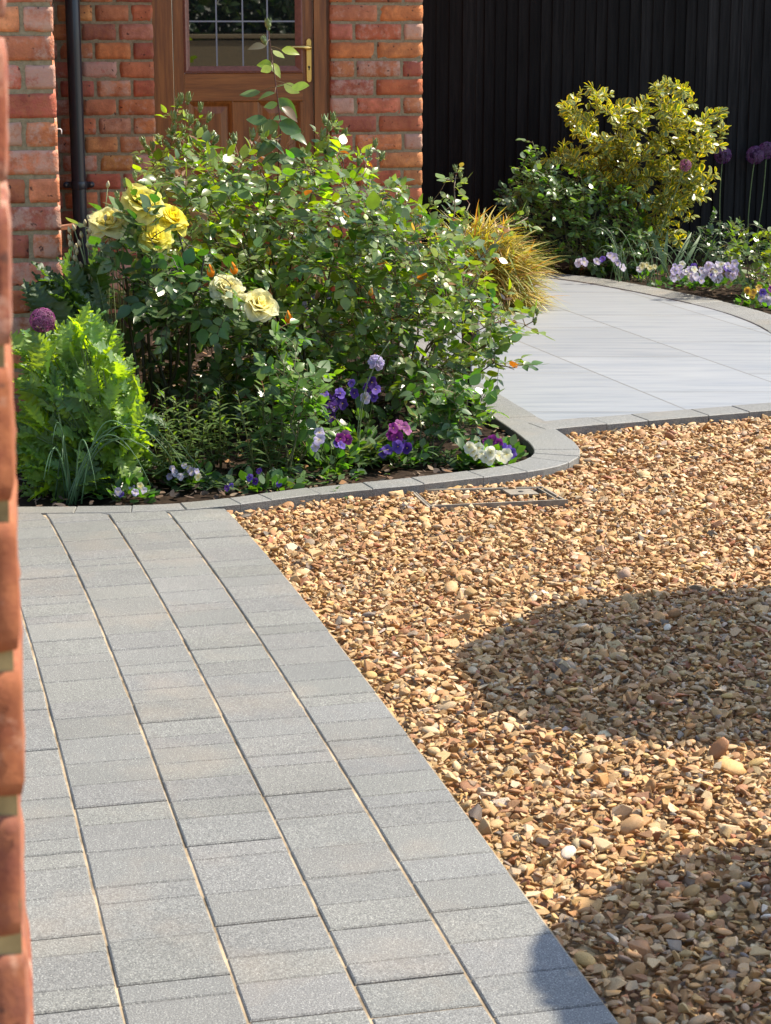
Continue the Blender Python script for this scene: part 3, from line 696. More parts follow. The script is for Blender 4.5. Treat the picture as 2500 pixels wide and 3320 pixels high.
# drainpipe
pu = [(238, 0), (247, 420), (255, 830)]; yp = -.055
xpp = PW(245, 300, yp)[0]
dp = thing('x', (0, 0, 0), None, None); dp.name = 'drainpipe'; dp.parent = house
mb = MB(); tube(mb, [(xpp, yp, -.1), (xpp, yp, .5), (xpp, yp, 1.2), (xpp, yp, 2.6)], .0335, .0335, 20); mb.build('pipe', M['pipe'], dp)
zb = PW(250, 600, yp)[1]
mb = MB(); lathe(mb, [(.036, zb - .018), (.0375, zb - .015), (.0375, zb + .015), (.036, zb + .018)], 20, (xpp, yp, 0)); box(mb, xpp - .062, xpp + .062, yp + .012, yp + .03, zb - .014, zb + .014, (1, 1, 1, 1), 0, .005)
for sg in (-1, 1): lathe(mb, [(.0145, 0), (.0145, .016), (.012, .018)], 14, (xpp + sg * .058, yp + .028, zb), axis=(0, -1, 0))
mb.build('bracket', M['pipe'], dp)
for sg in (-1, 1):
    mb = MB(); lathe(mb, [(.005, 0), (.005, .004)], 8, (xpp + sg * .058, yp + .0095, zb), axis=(0, -1, 0)); mb.build('screw', M['steel'], dp)
# overflow pipe and hook on the wing's side
mb = MB(); yo = YW + .10; zo = PW(220, 741, yo)[1]; n_ = 14; V = []
x0, x1 = xw - .03, PW(240, 735, yo)[0]
for x, r_ in ((x0, .0085), (x1, .0085), (x1 + .001, .0115), (x1 + .008, .0115), (x1 + .008, .007), (x1 - .02, .007)):
    V += [(x, yo + r_ * math.cos(6.283 * k / n_), zo + (x - x0) * .12 + r_ * math.sin(6.283 * k / n_)) for k in range(n_)]
mb.add(V, [(a * n_ + k, a * n_ + (k + 1) % n_, (a + 1) * n_ + (k + 1) % n_, (a + 1) * n_ + k) for a in range(5) for k in range(n_)]); mb.build('overflow_pipe', M['copper'], house)
mb = MB(); hxk = xw + .002; zk = PW(188, 424, YW)[1]; tube(mb, [(hxk - .01, YW + .03, zk + .004), (hxk + .008, YW + .03, zk + .004), (hxk + .011, YW + .03, zk), (hxk + .011, YW + .03, zk - .012)], .0022, .002, 6); mb.build('wall_hook', M['white'], house)

# ------------------------------------------------------------------ near garden wall, close to the lens
nw_o = P(20 + 26, 1660, .93); nw = thing('garden_wall', (nw_o[0], nw_o[1], 0), 'blurred old red brick wall end close to the lens at the left edge', 'wall', rz=R(8.4))
nw.rotation_euler = (0, R(.9), R(10.6)); nw.location.x -= math.tan(R(.9)) * 1.08
mb = MB(); zz = 0.0
def nbrick(x0, x1, y0, y1, z0, z1, seed):
    r = random.Random(seed); nx, ny, nz = 10, 9, 8; s = r.uniform(0, 50); c = BCOLS[r.randrange(len(BCOLS))]; V = []; idx = {}; Fs = []
    off = (r.uniform(-.0022, .0022))
    def vid(i, j, k):
        if (i, j, k) not in idx:
            p = Vector((x0 + (x1 - x0) * i / nx, y0 + (y1 - y0) * j / ny, z0 + (z1 - z0) * k / nz)); ctr = Vector(((x0 + x1) / 2, (y0 + y1) / 2, (z0 + z1) / 2))
            nb = (i in (0, nx)) + (j in (0, ny)) + (k in (0, nz)); d = (p - ctr).normalized()
            p -= d * (.0 if nb < 2 else 0.0018 if nb == 2 else .0035)
            p += d * (noise.noise((p.x * 30 + s, p.y * 30, p.z * 30)) * .0023 + noise.noise((p.x * 90, p.y * 90 + s, p.z * 90)) * .0012); p.x += off
            idx[(i, j, k)] = len(V); V.append(p[:])
        return idx[(i, j, k)]
    for a in range(nx):
        for c_ in range(nz): Fs.append((vid(a, 0, c_), vid(a + 1, 0, c_), vid(a + 1, 0, c_ + 1), vid(a, 0, c_ + 1)))
    for b_ in range(ny):
        for c_ in range(nz): Fs.append((vid(nx, b_, c_), vid(nx, b_ + 1, c_), vid(nx, b_ + 1, c_ + 1), vid(nx, b_, c_ + 1)))
    for a in range(nx):
        for b_ in range(ny):
            Fs.append((vid(a, b_, nz), vid(a + 1, b_, nz), vid(a + 1, b_ + 1, nz), vid(a, b_ + 1, nz))); Fs.append((vid(a, b_ + 1, 0), vid(a + 1, b_ + 1, 0), vid(a + 1, b_, 0), vid(a, b_, 0)))
        for c_ in range(nz): Fs.append((vid(a + 1, ny, c_), vid(a, ny, c_), vid(a, ny, c_ + 1), vid(a + 1, ny, c_ + 1)))
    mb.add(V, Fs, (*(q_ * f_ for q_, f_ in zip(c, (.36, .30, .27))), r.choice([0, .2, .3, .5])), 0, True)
mz = P(60, 2045 * K, .93)[2] % .0752
k = 0; z = mz - .0752 + .004
while z < 1.72:
    x = 0.0; q = 0
    while x > -1.9:
        L = .215 if (q or k % 2) else .1025
        if x > -.5: nbrick(x - L, x, 0, .215, z, z + .0655, 500 + k * 11 + q)
        else: brick(mb, x - L, x, z, z + .0655, 0, .1, 900 + k * 11 + q); 
        x -= L + .01; q += 1
    k += 1; z += .0752
MNEAR = m_plain('near_mortar', (.30, .225, .105), .95, 0, .55, 26, .5)
box(mb, -1.9, -.0030, .0030, .212, 0, z, (1, 1, 1, 1), 1)
mb.build('brickwork', [M['brick_near'], MNEAR], nw)
mb = MB()
for i in range(7): box(mb, -1.9 + i * .272, -1.9 + i * .272 + .262, -.02, .235, z + .001, z + .05, (.36, .3, .24, .3), 0, .008)
mb.build('coping', M['mortar'], nw)

# ------------------------------------------------------------------ black fence
yf = 12.05
def fence(name, xa, xb, pitch, label, seed):
    r = random.Random(seed); t = thing(name, ((xa + xb) / 2, yf, 0), label, 'fence'); a_ = At(t); mb = MB(); x = xa
    while x < xb - .01:
        wd = pitch * r.uniform(.97, 1.03); h = 1.86 + r.uniform(-.006, .006); y = yf + r.uniform(-.003, .003); tint = r.choice([.5, .7, .9, 1.1, 1.5, 2.0]) * r.uniform(.85, 1.15); z0 = -.05
        e = min(x + wd + .012, xb + .012)
        mb.add([(x, y - .017, z0), (e, y - .006, z0), (e, y + .004, z0), (x, y + .002, z0), (x, y - .017, h), (e, y - .006, h), (e, y + .004, h), (x, y + .002, h)], BOXF, (tint, tint * .98, tint * .95, 1), 0, False)
        x += wd
    a_.build(mb, 'board_panel', M['fence'])
    for zr in (.35, 1.0, 1.6):
        mb = MB(); box(mb, xa + .002, xb - .002, yf + .012, yf + .05, zr - .04, zr + .04); a_.build(mb, 'rail', M['fence'])
    return t, a_
xg = P(1566, 300, yf)[0]; xl = P(1371, 300, yf)[0]
t, a_ = fence('timber_fence', xl - 1.2, xg - .006, 43 * yf / F, 'short black board fence panel beside the house corner, left of the narrow gap', 31)
t, a_ = fence('timber_fence', xg + .006, 4.6, 35.2 * yf / F, 'long black vertical board fence behind the yellow variegated shrub, right of the narrow gap', 32)
for x in (xg + .06, xg + 1.9, xg + 3.0):
    mb = MB(); box(mb, x, x + .09, yf + .052, yf + .14, -.05, 1.84); a_.build(mb, 'post', M['fence'])

# ------------------------------------------------------------------ stand-in trees added out of view to throw the two shadows on the gravel
def shadow_ball_tree(x, y, zc, rad, label, seed):
    r = np.random.default_rng(seed); t = thing('shadow_caster_tree', (x, y, -.035), label, 'added shadow caster', 'added trees casting the gravel shadows'); a_ = At(t)
    mb = MB(); lathe(mb, [(.15, -.035), (.155, -.02), (.20, .28), (.225, .285), (.225, .33), (.20, .33), (.19, .30), (.02, .29)], 24, (x, y, 0)); a_.build(mb, 'pot', M['terra'])
    mb = MB(); tube(mb, [(x, y, .28), (x + .008, y, .7), (x, y + .006, zc)], .026, .018, 8, (.10, .07, .045, 1)); a_.build(mb, 'trunk', M['stem'])
    k = 15000; d = r.normal(size=(k, 3)); d /= np.linalg.norm(d, axis=1, keepdims=True); rr = rad * (1 - .05 * r.random(k) ** 2) * (1 + .045 * np.sin(d[:, 0] * 4 + seed) * np.cos(d[:, 2] * 5) + .025 * np.sin(d[:, 1] * 9))
    mb = MB(); nn = d + r.normal(0, .22, (k, 3)); xx = np.cross(nn, r.normal(size=(k, 3)))
    leaves(mb, T_ROSE, np.array([x, y, zc]) + d * rr[:, None], xx, nn, r.uniform(.024, .036, k), np.clip(np.array([.045, .085, .022])[None] * r.uniform(.6, 1.5, (k, 1)), 0, 1), 1.2); a_.build(mb, 'crown', M['rose'])
def shadow_centre(gx, gy, h): return gx + h * math.sin(SUN_AZ) / math.tan(SUN_EL), gy + h * math.cos(SUN_AZ) / math.tan(SUN_EL)
for (gx, gy, rad, lab, sd_) in ((.80, 4.17, .53, 'unseen potted ball tree added to cast the farther of the two shadows', 61), (.85, 2.68, .53, 'unseen potted ball tree added to cast the nearer of the two shadows', 62)):
    cx_, cy_ = shadow_centre(gx, gy, 1.5); shadow_ball_tree(cx_, cy_, 1.5, rad, lab, sd_)
# ------------------------------------------------------------------ behind the camera: what the door glass mirrors
bw = thing('boundary_wall', (2.6, -4.2, 0), 'low red brick boundary wall behind the photographer, in front of the hedge', 'wall')
mb = MB(); courses(mb, -3.2, 3.2, -.06, 1.12, .078, .11, [.22], [.11, .22], 21, nx=2, nz=1, frm=lambda x, y, z: (-x, -y, z)); box(mb, -3.2, 3.2, -.10, .10, -.06, 1.11, (1, 1, 1, 1), 1)
mb.build('brickwork', [M['brick'], M['mortar']], bw)
mb = MB(); box(mb, -3.22, 3.22, -.13, .13, 1.13, 1.18, (.4, .35, .3, .2), 0, .008); mb.build('coping', M['mortar'], bw)
hd = thing('hedge', (2.6, -4.9, 0), 'dark green clipped hedge behind the low boundary wall', 'hedge')
mb = MB(); kk = 12000; hp = np.column_stack([rng.uniform(-3.4, 3.4, kk), rng.uniform(-.4, .45, kk), rng.uniform(.05, 2.0, kk)])
leaves(mb, T_ROSE, hp, rng.normal(size=(kk, 3)), rng.normal(size=(kk, 3)) + [0, .6, .5], rng.uniform(.09, .14, kk), jit((.035, .07, .02), kk, .3), 1.3); mb.build('foliage', M['rose'], hd)
mb = MB()
for i in range(14): tube(mb, [(-3.2 + i * .49, 0, 0), (-3.2 + i * .49 + .03, .02, 1.0), (-3.2 + i * .49, 0, 1.7)], .02, .008, 5, (.08, .06, .04, 1))
mb.build('stems', M['stem'], hd)
#@@PART3
# ------------------------------------------------------------------ plants
UP = np.array([0, 0, 1.0]); SUNV = np.array(sv)
def pick(poly, y0, y1, k, r, low=None):
    """k points inside a volume whose outline, seen from the drive, is the polygon"""
    P_ = np.array(poly, float); x0, y0_ = P_.min(0); x1, y1_ = P_.max(0); out = []
    while len(out) < k:
        u, v = r.uniform(x0, x1), r.uniform(y0_, y1_)
        if inside(np.array([u]), np.array([v]), P_)[0]:
            out.append(Pk(u, v, r.uniform(y0, y1)))
    return np.array(out)
class Shrub:
    def __init__(s, root, seed, stem_col=(.12, .13, .04), tip_col=None):
        s.root = root; s.at = At(root); s.r = np.random.default_rng(seed); s.stem = MB(); s.skel = []; s.O, s.X, s.N, s.L, s.T = [], [], [], [], []
        s.sc = np.array(stem_col); s.tc = np.array(tip_col if tip_col is not None else stem_col)
    def cane(s, a, b, r0, r1, bow=.12, n=9, leafy=None, **kw):
        a, b = np.asarray(a, float), np.asarray(b, float); d = np.linalg.norm(b - a)
        mid = (a + b) / 2 + UP * d * bow + s.r.normal(0, .05, 3) * d
        p = bez(a, mid, b, n); p[1:-1] += s.r.normal(0, .008, (n - 2, 3)) * min(1, d * 3)
        t = np.linspace(0, 1, n)[:, None]
        tube(s.stem, p, r0, r1, 5, np.hstack([s.sc, 1])); s.skel.append(p)
        if leafy is not None: s.foliate(p, leafy, **kw)
        return p
    def foliate(s, p, t0, step=.035, comp=True, L=.05, spread=.9, up=1.0, n_leaf=5, age=0.5, sun=.35, rach=1.5, whorl=1):
        seg = np.concatenate([[0], np.cumsum(np.linalg.norm(np.diff(p, axis=0), axis=1))]); tot = seg[-1]; q = s.r.uniform(0, 6.28)
        d = t0 * tot
        while d < tot + .001:
            o = np.array([np.interp(d, seg, p[:, i]) for i in range(3)]); o2 = np.array([np.interp(max(d - .02, 0), seg, p[:, i]) for i in range(3)]); tan = unit(o - o2 + UP * 1e-4)
            for _ in range(whorl):
                q += 2.4 + s.r.normal(0, .3)
                a = unit(np.cross(tan, [.3, .8, .1])); b = np.cross(tan, a); rad = math.cos(q) * a + math.sin(q) * b
                dr = unit(rad * spread + tan * .45 + UP * .12 + s.r.normal(0, .12, 3)); l = L * s.r.uniform(.75, 1.25) * (0.75 + .25 * (1 - d / tot))
                nm = unit(UP * up + rad * .25 + SUNV * sun + np.array([.05, -.28, 0]) + s.r.normal(0, .38, 3)); ag = np.clip(age * (d / tot) + s.r.normal(0, .18), 0, 1)
                if comp:
                    side = unit(np.cross(nm, dr)); R_ = l * rach
                    tip = o + dr * R_ - UP * R_ * .12; tube(s.stem, [o, (o + tip) / 2 + UP * .003, tip], .0011, .0007, 3, np.hstack([lerp(s.sc, s.tc, ag), 1]), 0, False)
                    ll = [(1.0, 0, 1.0)] + [(f, sg, z_) for f, z_ in ((.72, .92), (.36, .75))[: (n_leaf - 1) // 2] for sg in (-1, 1)]
                    for f, sg, z_ in ll:
                        s.O.append(lerp(o, tip, f)); s.X.append(unit(dr * (1.0 if sg == 0 else .55) + side * sg * .9 + s.r.normal(0, .10, 3) - UP * .10)); s.N.append(unit(nm + s.r.normal(0, .22, 3) + side * sg * -.25)); s.L.append(l * z_ * s.r.uniform(.85, 1.12)); s.T.append(ag)
                else:
                    s.O.append(o + dr * .004); s.X.append(dr - UP * s.r.uniform(0, .25)); s.N.append(nm); s.L.append(l); s.T.append(ag)
            d += step * s.r.uniform(.7, 1.3)
    def fill(s, targets, r0=.0016, t0=.25, lo=.03, **kw):
        base = s.skel[0][0]; targets = targets[np.argsort(np.linalg.norm(targets - base, axis=1))]
        for e in targets:
            sk = np.vstack(s.skel); d = np.linalg.norm((sk - e) * [1, 1, 1.0], axis=1) + np.where(sk[:, 2] > e[2] + .02, .25, 0); i = np.argmin(d); a = sk[i]
            if np.linalg.norm(a - e) < lo: e = a + unit(e - a + UP * .02) * lo
            s.cane(a, e, r0 * 1.25, r0 * .7, bow=.10, n=6, leafy=t0, **kw)
    def finish(s, mat, old, young, tmpl=None, jitter=.16, name='foliage', wid=1.0, red=None, pale=.0):
        s.at.build(s.stem, 'stems', M['stem'])
        T = np.array(s.T); k = len(T); c = np.asarray(old)[None] * (1 - T[:, None]) + np.asarray(young)[None] * T[:, None]
        if red is not None:
            m = (T > .82) & (s.r.random(k) < .35); c[m] = red
        if pale: c = np.where((s.r.random(k) < pale)[:, None], lerp(c, np.array([.22, .27, .20])[None], .45), c)
        c = np.clip(c * (1 + s.r.normal(0, jitter, (k, 1))) * (1 + s.r.normal(0, .06, (k, 3))), .004, 1)
        O, X, Nn, L = map(np.array, (s.O, s.X, s.N, s.L)); mb = MB(); h = s.r.random(k) < .5
        tm = tmpl or (T_ROSE, T_ROSE2)
        for mk, tt in ((h, tm[0]), (~h, tm[-1])): leaves(mb, tt, O[mk], X[mk], Nn[mk], L[mk], c[mk], s.r.uniform(.85, 1.15, mk.sum()) * wid)
        return s.at.build(mb, name, mat)

def petal(mb, c, axis, ang, tilt, L, W, col0, col1, curl=.5, cup=.35, r0=.1, mi=0, ruf=.06, rr=random):
    fr = frame_from(axis); rad = fr @ np.array([math.cos(ang), math.sin(ang), 0]); tan = fr @ np.array([-math.sin(ang), math.cos(ang), 0]); ax = fr[:, 2]
    nt_, nu = 6, 6; V = []; C = []; p = np.array(c) + rad * L * r0 * math.sin(tilt); ph = rr.uniform(0, 6)
    for i in range(nt_ + 1):
        t = i / nt_; al = tilt + curl * (t - .25) * t * 1.6
        d = rad * math.sin(al) + ax * math.cos(al); nrm = rad * math.cos(al) - ax * math.sin(al)
        if i: p = p + d * (L / nt_)
        wv = W * (math.sin(math.pi * (.10 + .72 * t)) ** .75) * (1 - .25 * max(0, t - .8) / .2)
        for j in range(nu + 1):
            u = 2 * j / nu - 1
            tip = -(abs(u) ** 2.2) * L * .16 * t if t > .6 else 0
            V.append(p + tan * u * wv - nrm * cup * wv * u * u * (1 - .4 * t) + nrm * ruf * L * t * math.sin(u * 4 + ph) + d * tip)
            C.append(lerp(col0, col1, min(1, t * 1.1)))
    m = nu + 1; Fs = [(a * m + b, a * m + b + 1, (a + 1) * m + b + 1, (a + 1) * m + b) for a in range(nt_) for b in range(nu)]
    mb.add(V, Fs, np.array(C), mi)
def rose_bloom(at_, c, axis, rad, inner, outer, seed, name='blossom', stem_to=None, stem_mb=None):
    r = random.Random(seed); mb = MB(); c = np.asarray(c, float); axis = unit(axis)
    lay = [(5, 1.42, 1.0, .60, .85), (6, 1.20, .98, .58, .75), (6, .92, .90, .52, .6), (6, .62, .76, .44, .35), (5, .36, .60, .34, .1), (4, .14, .48, .24, -.1)]
    for i, (n, tl, L, W, cu) in enumerate(lay):
        f = i / (len(lay) - 1); a0 = r.uniform(0, 6)
        for k in range(n):
            g_ = r.uniform(.9, 1.06); co = tuple(x * g_ for x in lerp(outer, inner, f)); ci = lerp(co, inner, .6)
            petal(mb, c - axis * rad * .15, axis, a0 + 6.283 * k / n + r.uniform(-.25, .25), tl + r.uniform(-.18, .18), rad * L * r.uniform(.85, 1.1), rad * W * r.uniform(.85, 1.1), ci, co, cu * r.uniform(.6, 1.3), .35, .12, 0, .05, r)
    o = at_.build(mb, name, M['petal']); 
    mb = MB()
    for k in range(5): petal(mb, c - axis * rad * .18, axis, 6.283 * k / 5, 1.9, rad * .5, rad * .10, (.07, .12, .03), (.09, .15, .04), .4, .2, .1, 0, .02, r)
    lathe(mb, [(rad * .04, -rad * .42), (rad * .13, -rad * .30), (rad * .12, -rad * .16)], 8, c, (.08, .14, .04, 1), axis=axis)
    off = at_.off; mb.V = [v - off for v in mb.V]; mb.build('calyx', M['stem'], o)
    return o
def bud(mb, p, axis, L, col=(.13, .20, .05), tip=(.20, .24, .07), seps=5, mi=0):
    axis = unit(axis); p = np.asarray(p, float); k = len(mb.V)
    lathe(mb, [(L * .05, -L * .18), (L * .15, -.08 * L), (L * .17, .02 * L), (L * .13, .10 * L)], 7, p, (*col, 1), mi, axis)
    lathe(mb, [(L * .14, L * .06), (L * .29, L * .26), (L * .27, L * .48), (L * .13, L * .74), (L * .02, L * .98)], 8, p, (*tip, 1), mi, axis)
    for q in range(seps): petal(mb, p + axis * L * .06, axis, 6.283 * q / seps, .40, L * .95, L * .10, col, col, rnd.uniform(-.9, -.2), .2, .3, mi, .02, rnd)
def sph(r, k):
    d = r.normal(size=(k, 3)); return d / np.linalg.norm(d, axis=1, keepdims=True)

# --- large shrub rose covered in buds, in the middle of the bed
b0 = np.array([-.36, 7.05, -.02])
rb = thing('rose_bush', tuple(b0), 'large dense green rose bush with clustered green buds, in front of the oak door', 'rose bush')
s = Shrub(rb, 1, (.07, .065, .025), (.30, .09, .05))
POLY2 = [(318, 360), (355, 330), (380, 300), (430, 315), (470, 350), (545, 350), (640, 330), (700, 300), (745, 330), (770, 420), (850, 470), (880, 560), (870, 680), (850, 780), (760, 850), (640, 850), (540, 800), (440, 740), (350, 720), (300, 640), (290, 520), (296, 420)]
for i in range(17):
    u = rnd.uniform(360, 830); e = Pk(u, rnd.uniform(360, 560), rnd.uniform(6.7, 7.7)); s.cane(b0 + [rnd.uniform(-.12, .12), rnd.uniform(-.1, .1), 0], e, .0055, .0022, .22, 12, .5, step=.05, L=.055, age=.7)
s.fill(pick(POLY2, 6.5, 7.6, 390, s.r), L=.055, step=.036, age=.8)
s.fill(pick([(430, 780), (900, 780), (880, 930), (480, 930)], 6.55, 7.3, 110, s.r), L=.05, step=.04, age=.1)
BUDS = [(382, 232), (391, 222), (398, 255), (375, 262), (410, 268), (405, 222), (420, 285), (448, 262), (440, 290), (395, 290), (372, 300), (365, 318), (432, 240), (312, 315), (322, 332), (330, 322), (300, 352), (385, 335), (455, 300), (410, 315),
        (545, 300), (553, 325), (562, 290), (535, 335), (575, 315), (720, 262), (712, 280), (703, 268), (728, 285), (695, 300), (740, 300), (810, 318), (800, 335), (822, 345), (775, 355), (640, 300), (655, 345), (520, 350)]
budm = []
BUDS += [(rnd.uniform(345, 760), rnd.uniform(285, 345)) for _ in range(16)]
for i, (u, v) in enumerate(BUDS):
    e = Pk(u, v, rnd.uniform(6.95, 7.15)); sk = np.vstack(s.skel); dd = np.linalg.norm(sk - e, axis=1) + np.where(sk[:, 2] > e[2] - .05, .3, 0); a = sk[np.argmin(dd)]
    keep = s.sc; s.sc = np.array([.24, .12, .06]); p = s.cane(a, e, .0015, .0009, .05, 6, leafy=.35, L=.034, step=.055, age=1.0, n_leaf=3); s.sc = keep
    budm.append((e, unit(p[-1] - p[-2] + UP * .01)))
# one tall leggy shoot with big leaves, in front of the door
sh0 = Pk(598, 440, 7.0); pts_ = catmull([sh0, Pk(603, 330, 7.0), Pk(606, 270, 7.0), Pk(598, 200, 7.0), Pk(590, 140, 7.0), Pk(584, 100, 7.0), Pk(580, 62, 7.0)], 5)
tube(s.stem, pts_, .0032, .0016, 6, (.10, .035, .025, 1)); s.skel.append(pts_)
SHL = [(555, 100, -1, .0, .05, .95), (628, 110, 1, -.1, .05, .9), (602, 118, 1, -.7, .04, .7), (570, 138, -1, .1, .045, .3), (596, 150, 1, -1, .05, .6), (575, 150, -1, -.5, .035, .5), (650, 187, 1, 0, .055, .6), (630, 192, 1, -.6, .05, .5), (610, 185, 1, .2, .04, .1),
       (540, 203, -1, -.2, .06, .2), (575, 205, -1, -.2, .05, .1), (585, 228, -1, -.3, .04, .2), (622, 232, 1, -.9, .075, .1), (628, 245, 1, -.7, .06, .6), (555, 260, -1, .0, .06, 0), (580, 275, -1, -.3, .06, .2), (628, 275, 1, -.3, .07, 0), (645, 296, 1, -.4, .06, 0),
       (575, 320, -1, -.6, .075, 0), (608, 255, 1, .2, .05, 0), (600, 315, 1, -.6, .06, .1), (620, 345, 1, -.2, .065, 0), (585, 345, -1, -.6, .06, 0), (640, 330, 1, -.1, .06, .1)]
for u, v, sg, dr, L, ag in SHL:
    e = Pk(u, v, 7.0 + rnd.uniform(-.05, .05)); i = np.argmin(np.linalg.norm(pts_ - e - UP * .02, axis=1)); L *= 1.22
    X_ = unit([sg, rnd.uniform(-.6, .2), dr]); o = e - X_ * L * .5; tube(s.stem, bez(pts_[i], lerp(pts_[i], o, .5) + UP * .006, o, 4), .0012, .0009, 3, (.14, .10, .04, 1), 0, False)
    s.O.append(o); s.X.append(X_); s.N.append(unit(np.array([0, -.55, .75]) + s.r.normal(0, .3, 3))); s.L.append(L); s.T.append(ag * 1.7 if ag > .25 else ag)
budm += [(Pk(580, 62, 7.0), UP), (Pk(574, 95, 7.0), unit([-.4, 0, 1]))]
s.finish(M['rose'], (.040, .112, .026), (.27, .355, .022), jitter=.28, red=(.24, .07, .03), pale=.06)
for e, ax in budm:
    mb = MB(); bud(mb, e, ax + np.array([rnd.uniform(-.2, .2), 0, .3]), rnd.uniform(.032, .042), (.13, .19, .055), (.17, .22, .07)); s.at.build(mb, 'bud', M['stem'])
for (u, v, y) in ((582, 552, 6.45), (457, 600, 6.12), (508, 594, 6.12), (625, 700, 6.1), (800, 640, 6.4)):
    e = Pk(u, v, y); sk = np.vstack(s.skel); a = sk[np.argmin(np.linalg.norm(sk - e + UP * .06, axis=1))]
    mb = MB(); tube(mb, bez(a, (a + e) / 2 + [0, -.02, 0], e, 6), .0016, .0012, 5, (.12, .14, .04, 1)); mb2 = mb
    bud(mb2, e, (rnd.uniform(-.2, .2), -.1, 1), .044 if v < 720 and v > 590 and u != 800 else .03, (.14, .19, .05), (.95, .36, .015) if u != 800 and u != 582 else (.62, .33, .05), 4); o = s.at.build(mb2, 'bud', M['petal']); o['label'] = 'opening orange bud'
for (u, v, y, rad, inn, outr) in ((490, 622, 6.25, .060, (.98, .89, .42), (.98, .96, .78)), (560, 658, 6.22, .062, (.98, .88, .34), (.98, .95, .72))):
    c = Pk(u, v, y); sk = np.vstack(s.skel); a = sk[np.argmin(np.linalg.norm(sk - c + UP * .08, axis=1))]
    o = rose_bloom(s.at, c, (.30, -.5, .70), rad, inn, outr, int(u)); o['label'] = 'cream fully open bloom'
    mb = MB(); tube(mb, bez(a, (a + c) / 2 + [0, -.03, 0], c - np.array([.0, -.01, .03]), 6), .0022, .0018, 5, (.10, .13, .04, 1)); s.at.build(mb, 'flower_stalk', M['stem'])

# --- tall yellow rose at the left
b1 = np.array([-.70, 6.45, -.02])
ry = thing('rose_bush', tuple(b1), 'tall bare-legged rose bush at the left carrying four big yellow blooms', 'rose bush')
s = Shrub(ry, 2, (.035, .032, .015), (.2, .09, .05))
ends = [(300, 470), (330, 520), (250, 500), (385, 500), (360, 560), (290, 600), (440, 560), (240, 590)]
for u, v in ends: s.cane(b1 + [rnd.uniform(-.10, .16), rnd.uniform(-.08, .08), 0], Pk(u, v, rnd.uniform(6.25, 6.5)), .0075, .003, .08, 10, .72, step=.06, L=.058, age=.2)
s.fill(pick([(200, 470), (262, 405), (300, 440), (420, 480), (450, 560), (520, 620), (540, 690), (470, 740), (340, 720), (250, 640), (225, 560)], 6.15, 6.6, 70, s.r), L=.058, step=.042, age=.35)
s.fill(pick([(250, 640), (560, 700), (600, 800), (520, 880), (440, 940), (330, 950), (262, 780)], 6.4, 7.0, 120, s.r), L=.056, step=.045, age=.1)
s.finish(M['rose'], (.030, .082, .026), (.14, .27, .03), jitter=.22, pale=.10)
for (u, v, y, rad, inn, outr, ax) in ((306, 436, 6.25, .072, (.98, .86, .08), (.98, .95, .42), (.30, -.45, .80)), (233, 482, 6.27, .066, (.98, .86, .22), (.98, .94, .62), (.0, -.5, .75)), (372, 470, 6.3, .060, (.98, .82, .03), (.98, .91, .14), (.5, -.42, .7)), (334, 514, 6.22, .060, (.97, .86, .07), (.98, .94, .26), (.25, -.6, .65))):
    c = Pk(u, v, y); a = Pk(u * .5 + 165, v + 75, 6.35); o = rose_bloom(s.at, c, ax, rad, inn, outr, int(u)); 
    mb = MB(); tube(mb, bez(a, (a + c) / 2 + [0, .01, .02], c - unit(ax) * .03, 6), .0032, .0026, 6, (.08, .12, .035, 1)); s.at.build(mb, 'flower_stalk', M['stem'])
for (u, v) in ((292, 388), (270, 402), (255, 430)):
    mb = MB(); e = Pk(u, v, 6.35); tube(mb, bez(Pk(u + 20, v + 70, 6.35), Pk(u + 8, v + 40, 6.35), e, 5), .0015, .001, 4, (.12, .15, .05, 1)); bud(mb, e, (rnd.uniform(-.2, .2), 0, 1), .028); s.at.build(mb, 'bud', M['stem'])

# --- looser rose leaning out over the kerb
b2 = np.array([.03, 6.95, -.02])
rc = thing('rose_bush', tuple(b2), 'loose open rose bush with long shoots leaning over the kerb and pale path', 'rose bush')
s = Shrub(rc, 3, (.14, .10, .045), (.32, .08, .05))
kw = dict(step=.042, L=.047, age=.75)
for (u, v, y) in ((985, 378, 7.2), (1140, 470, 7.6), (1160, 690, 6.7), (1110, 795, 6.6), (1015, 440, 7.3), (880, 400, 7.4), (800, 380, 7.4), (940, 470, 7.0), (1060, 560, 7.1), (1060, 700, 6.7), (860, 560, 6.8), (770, 500, 7.2), (1035, 640, 6.9), (965, 590, 6.7)):
    s.cane(b2 + [rnd.uniform(-.12, .10), rnd.uniform(-.1, .15), 0], Pk(u, v, y), .0045, .0018, .16, 12, .45, **kw)
s.fill(pick([(740, 430), (830, 410), (930, 430), (1000, 490), (1040, 580), (1060, 640), (1090, 700), (1060, 780), (1030, 840), (960, 860), (870, 850), (800, 800), (740, 700), (720, 560)], 6.5, 7.5, 270, s.r), **kw)
s.fill(pick([(1040, 640), (1120, 680), (1170, 690), (1160, 760), (1120, 810), (1040, 830)], 6.55, 6.9, 16, s.r), lo=.06, **kw)
BUD3 = [(985, 370), (975, 388), (996, 385), (1160, 680), (1155, 700), (1140, 462), (1010, 470), (930, 440)]
bl3 = []
for u, v in BUD3:
    e = Pk(u, v, 6.9 if u < 1100 else 6.7); sk = np.vstack(s.skel); a = sk[np.argmin(np.linalg.norm(sk - e + UP * .03, axis=1))]; s.cane(a, e, .0012, .0009, .05, 5); bl3.append(e)
s.finish(M['rose'], (.040, .105, .028), (.25, .30, .022), jitter=.22, red=(.27, .085, .03), pale=.08)
for e in bl3:
    mb = MB(); bud(mb, e, (rnd.uniform(-.3, .3), 0, 1), .025); s.at.build(mb, 'bud', M['stem'])

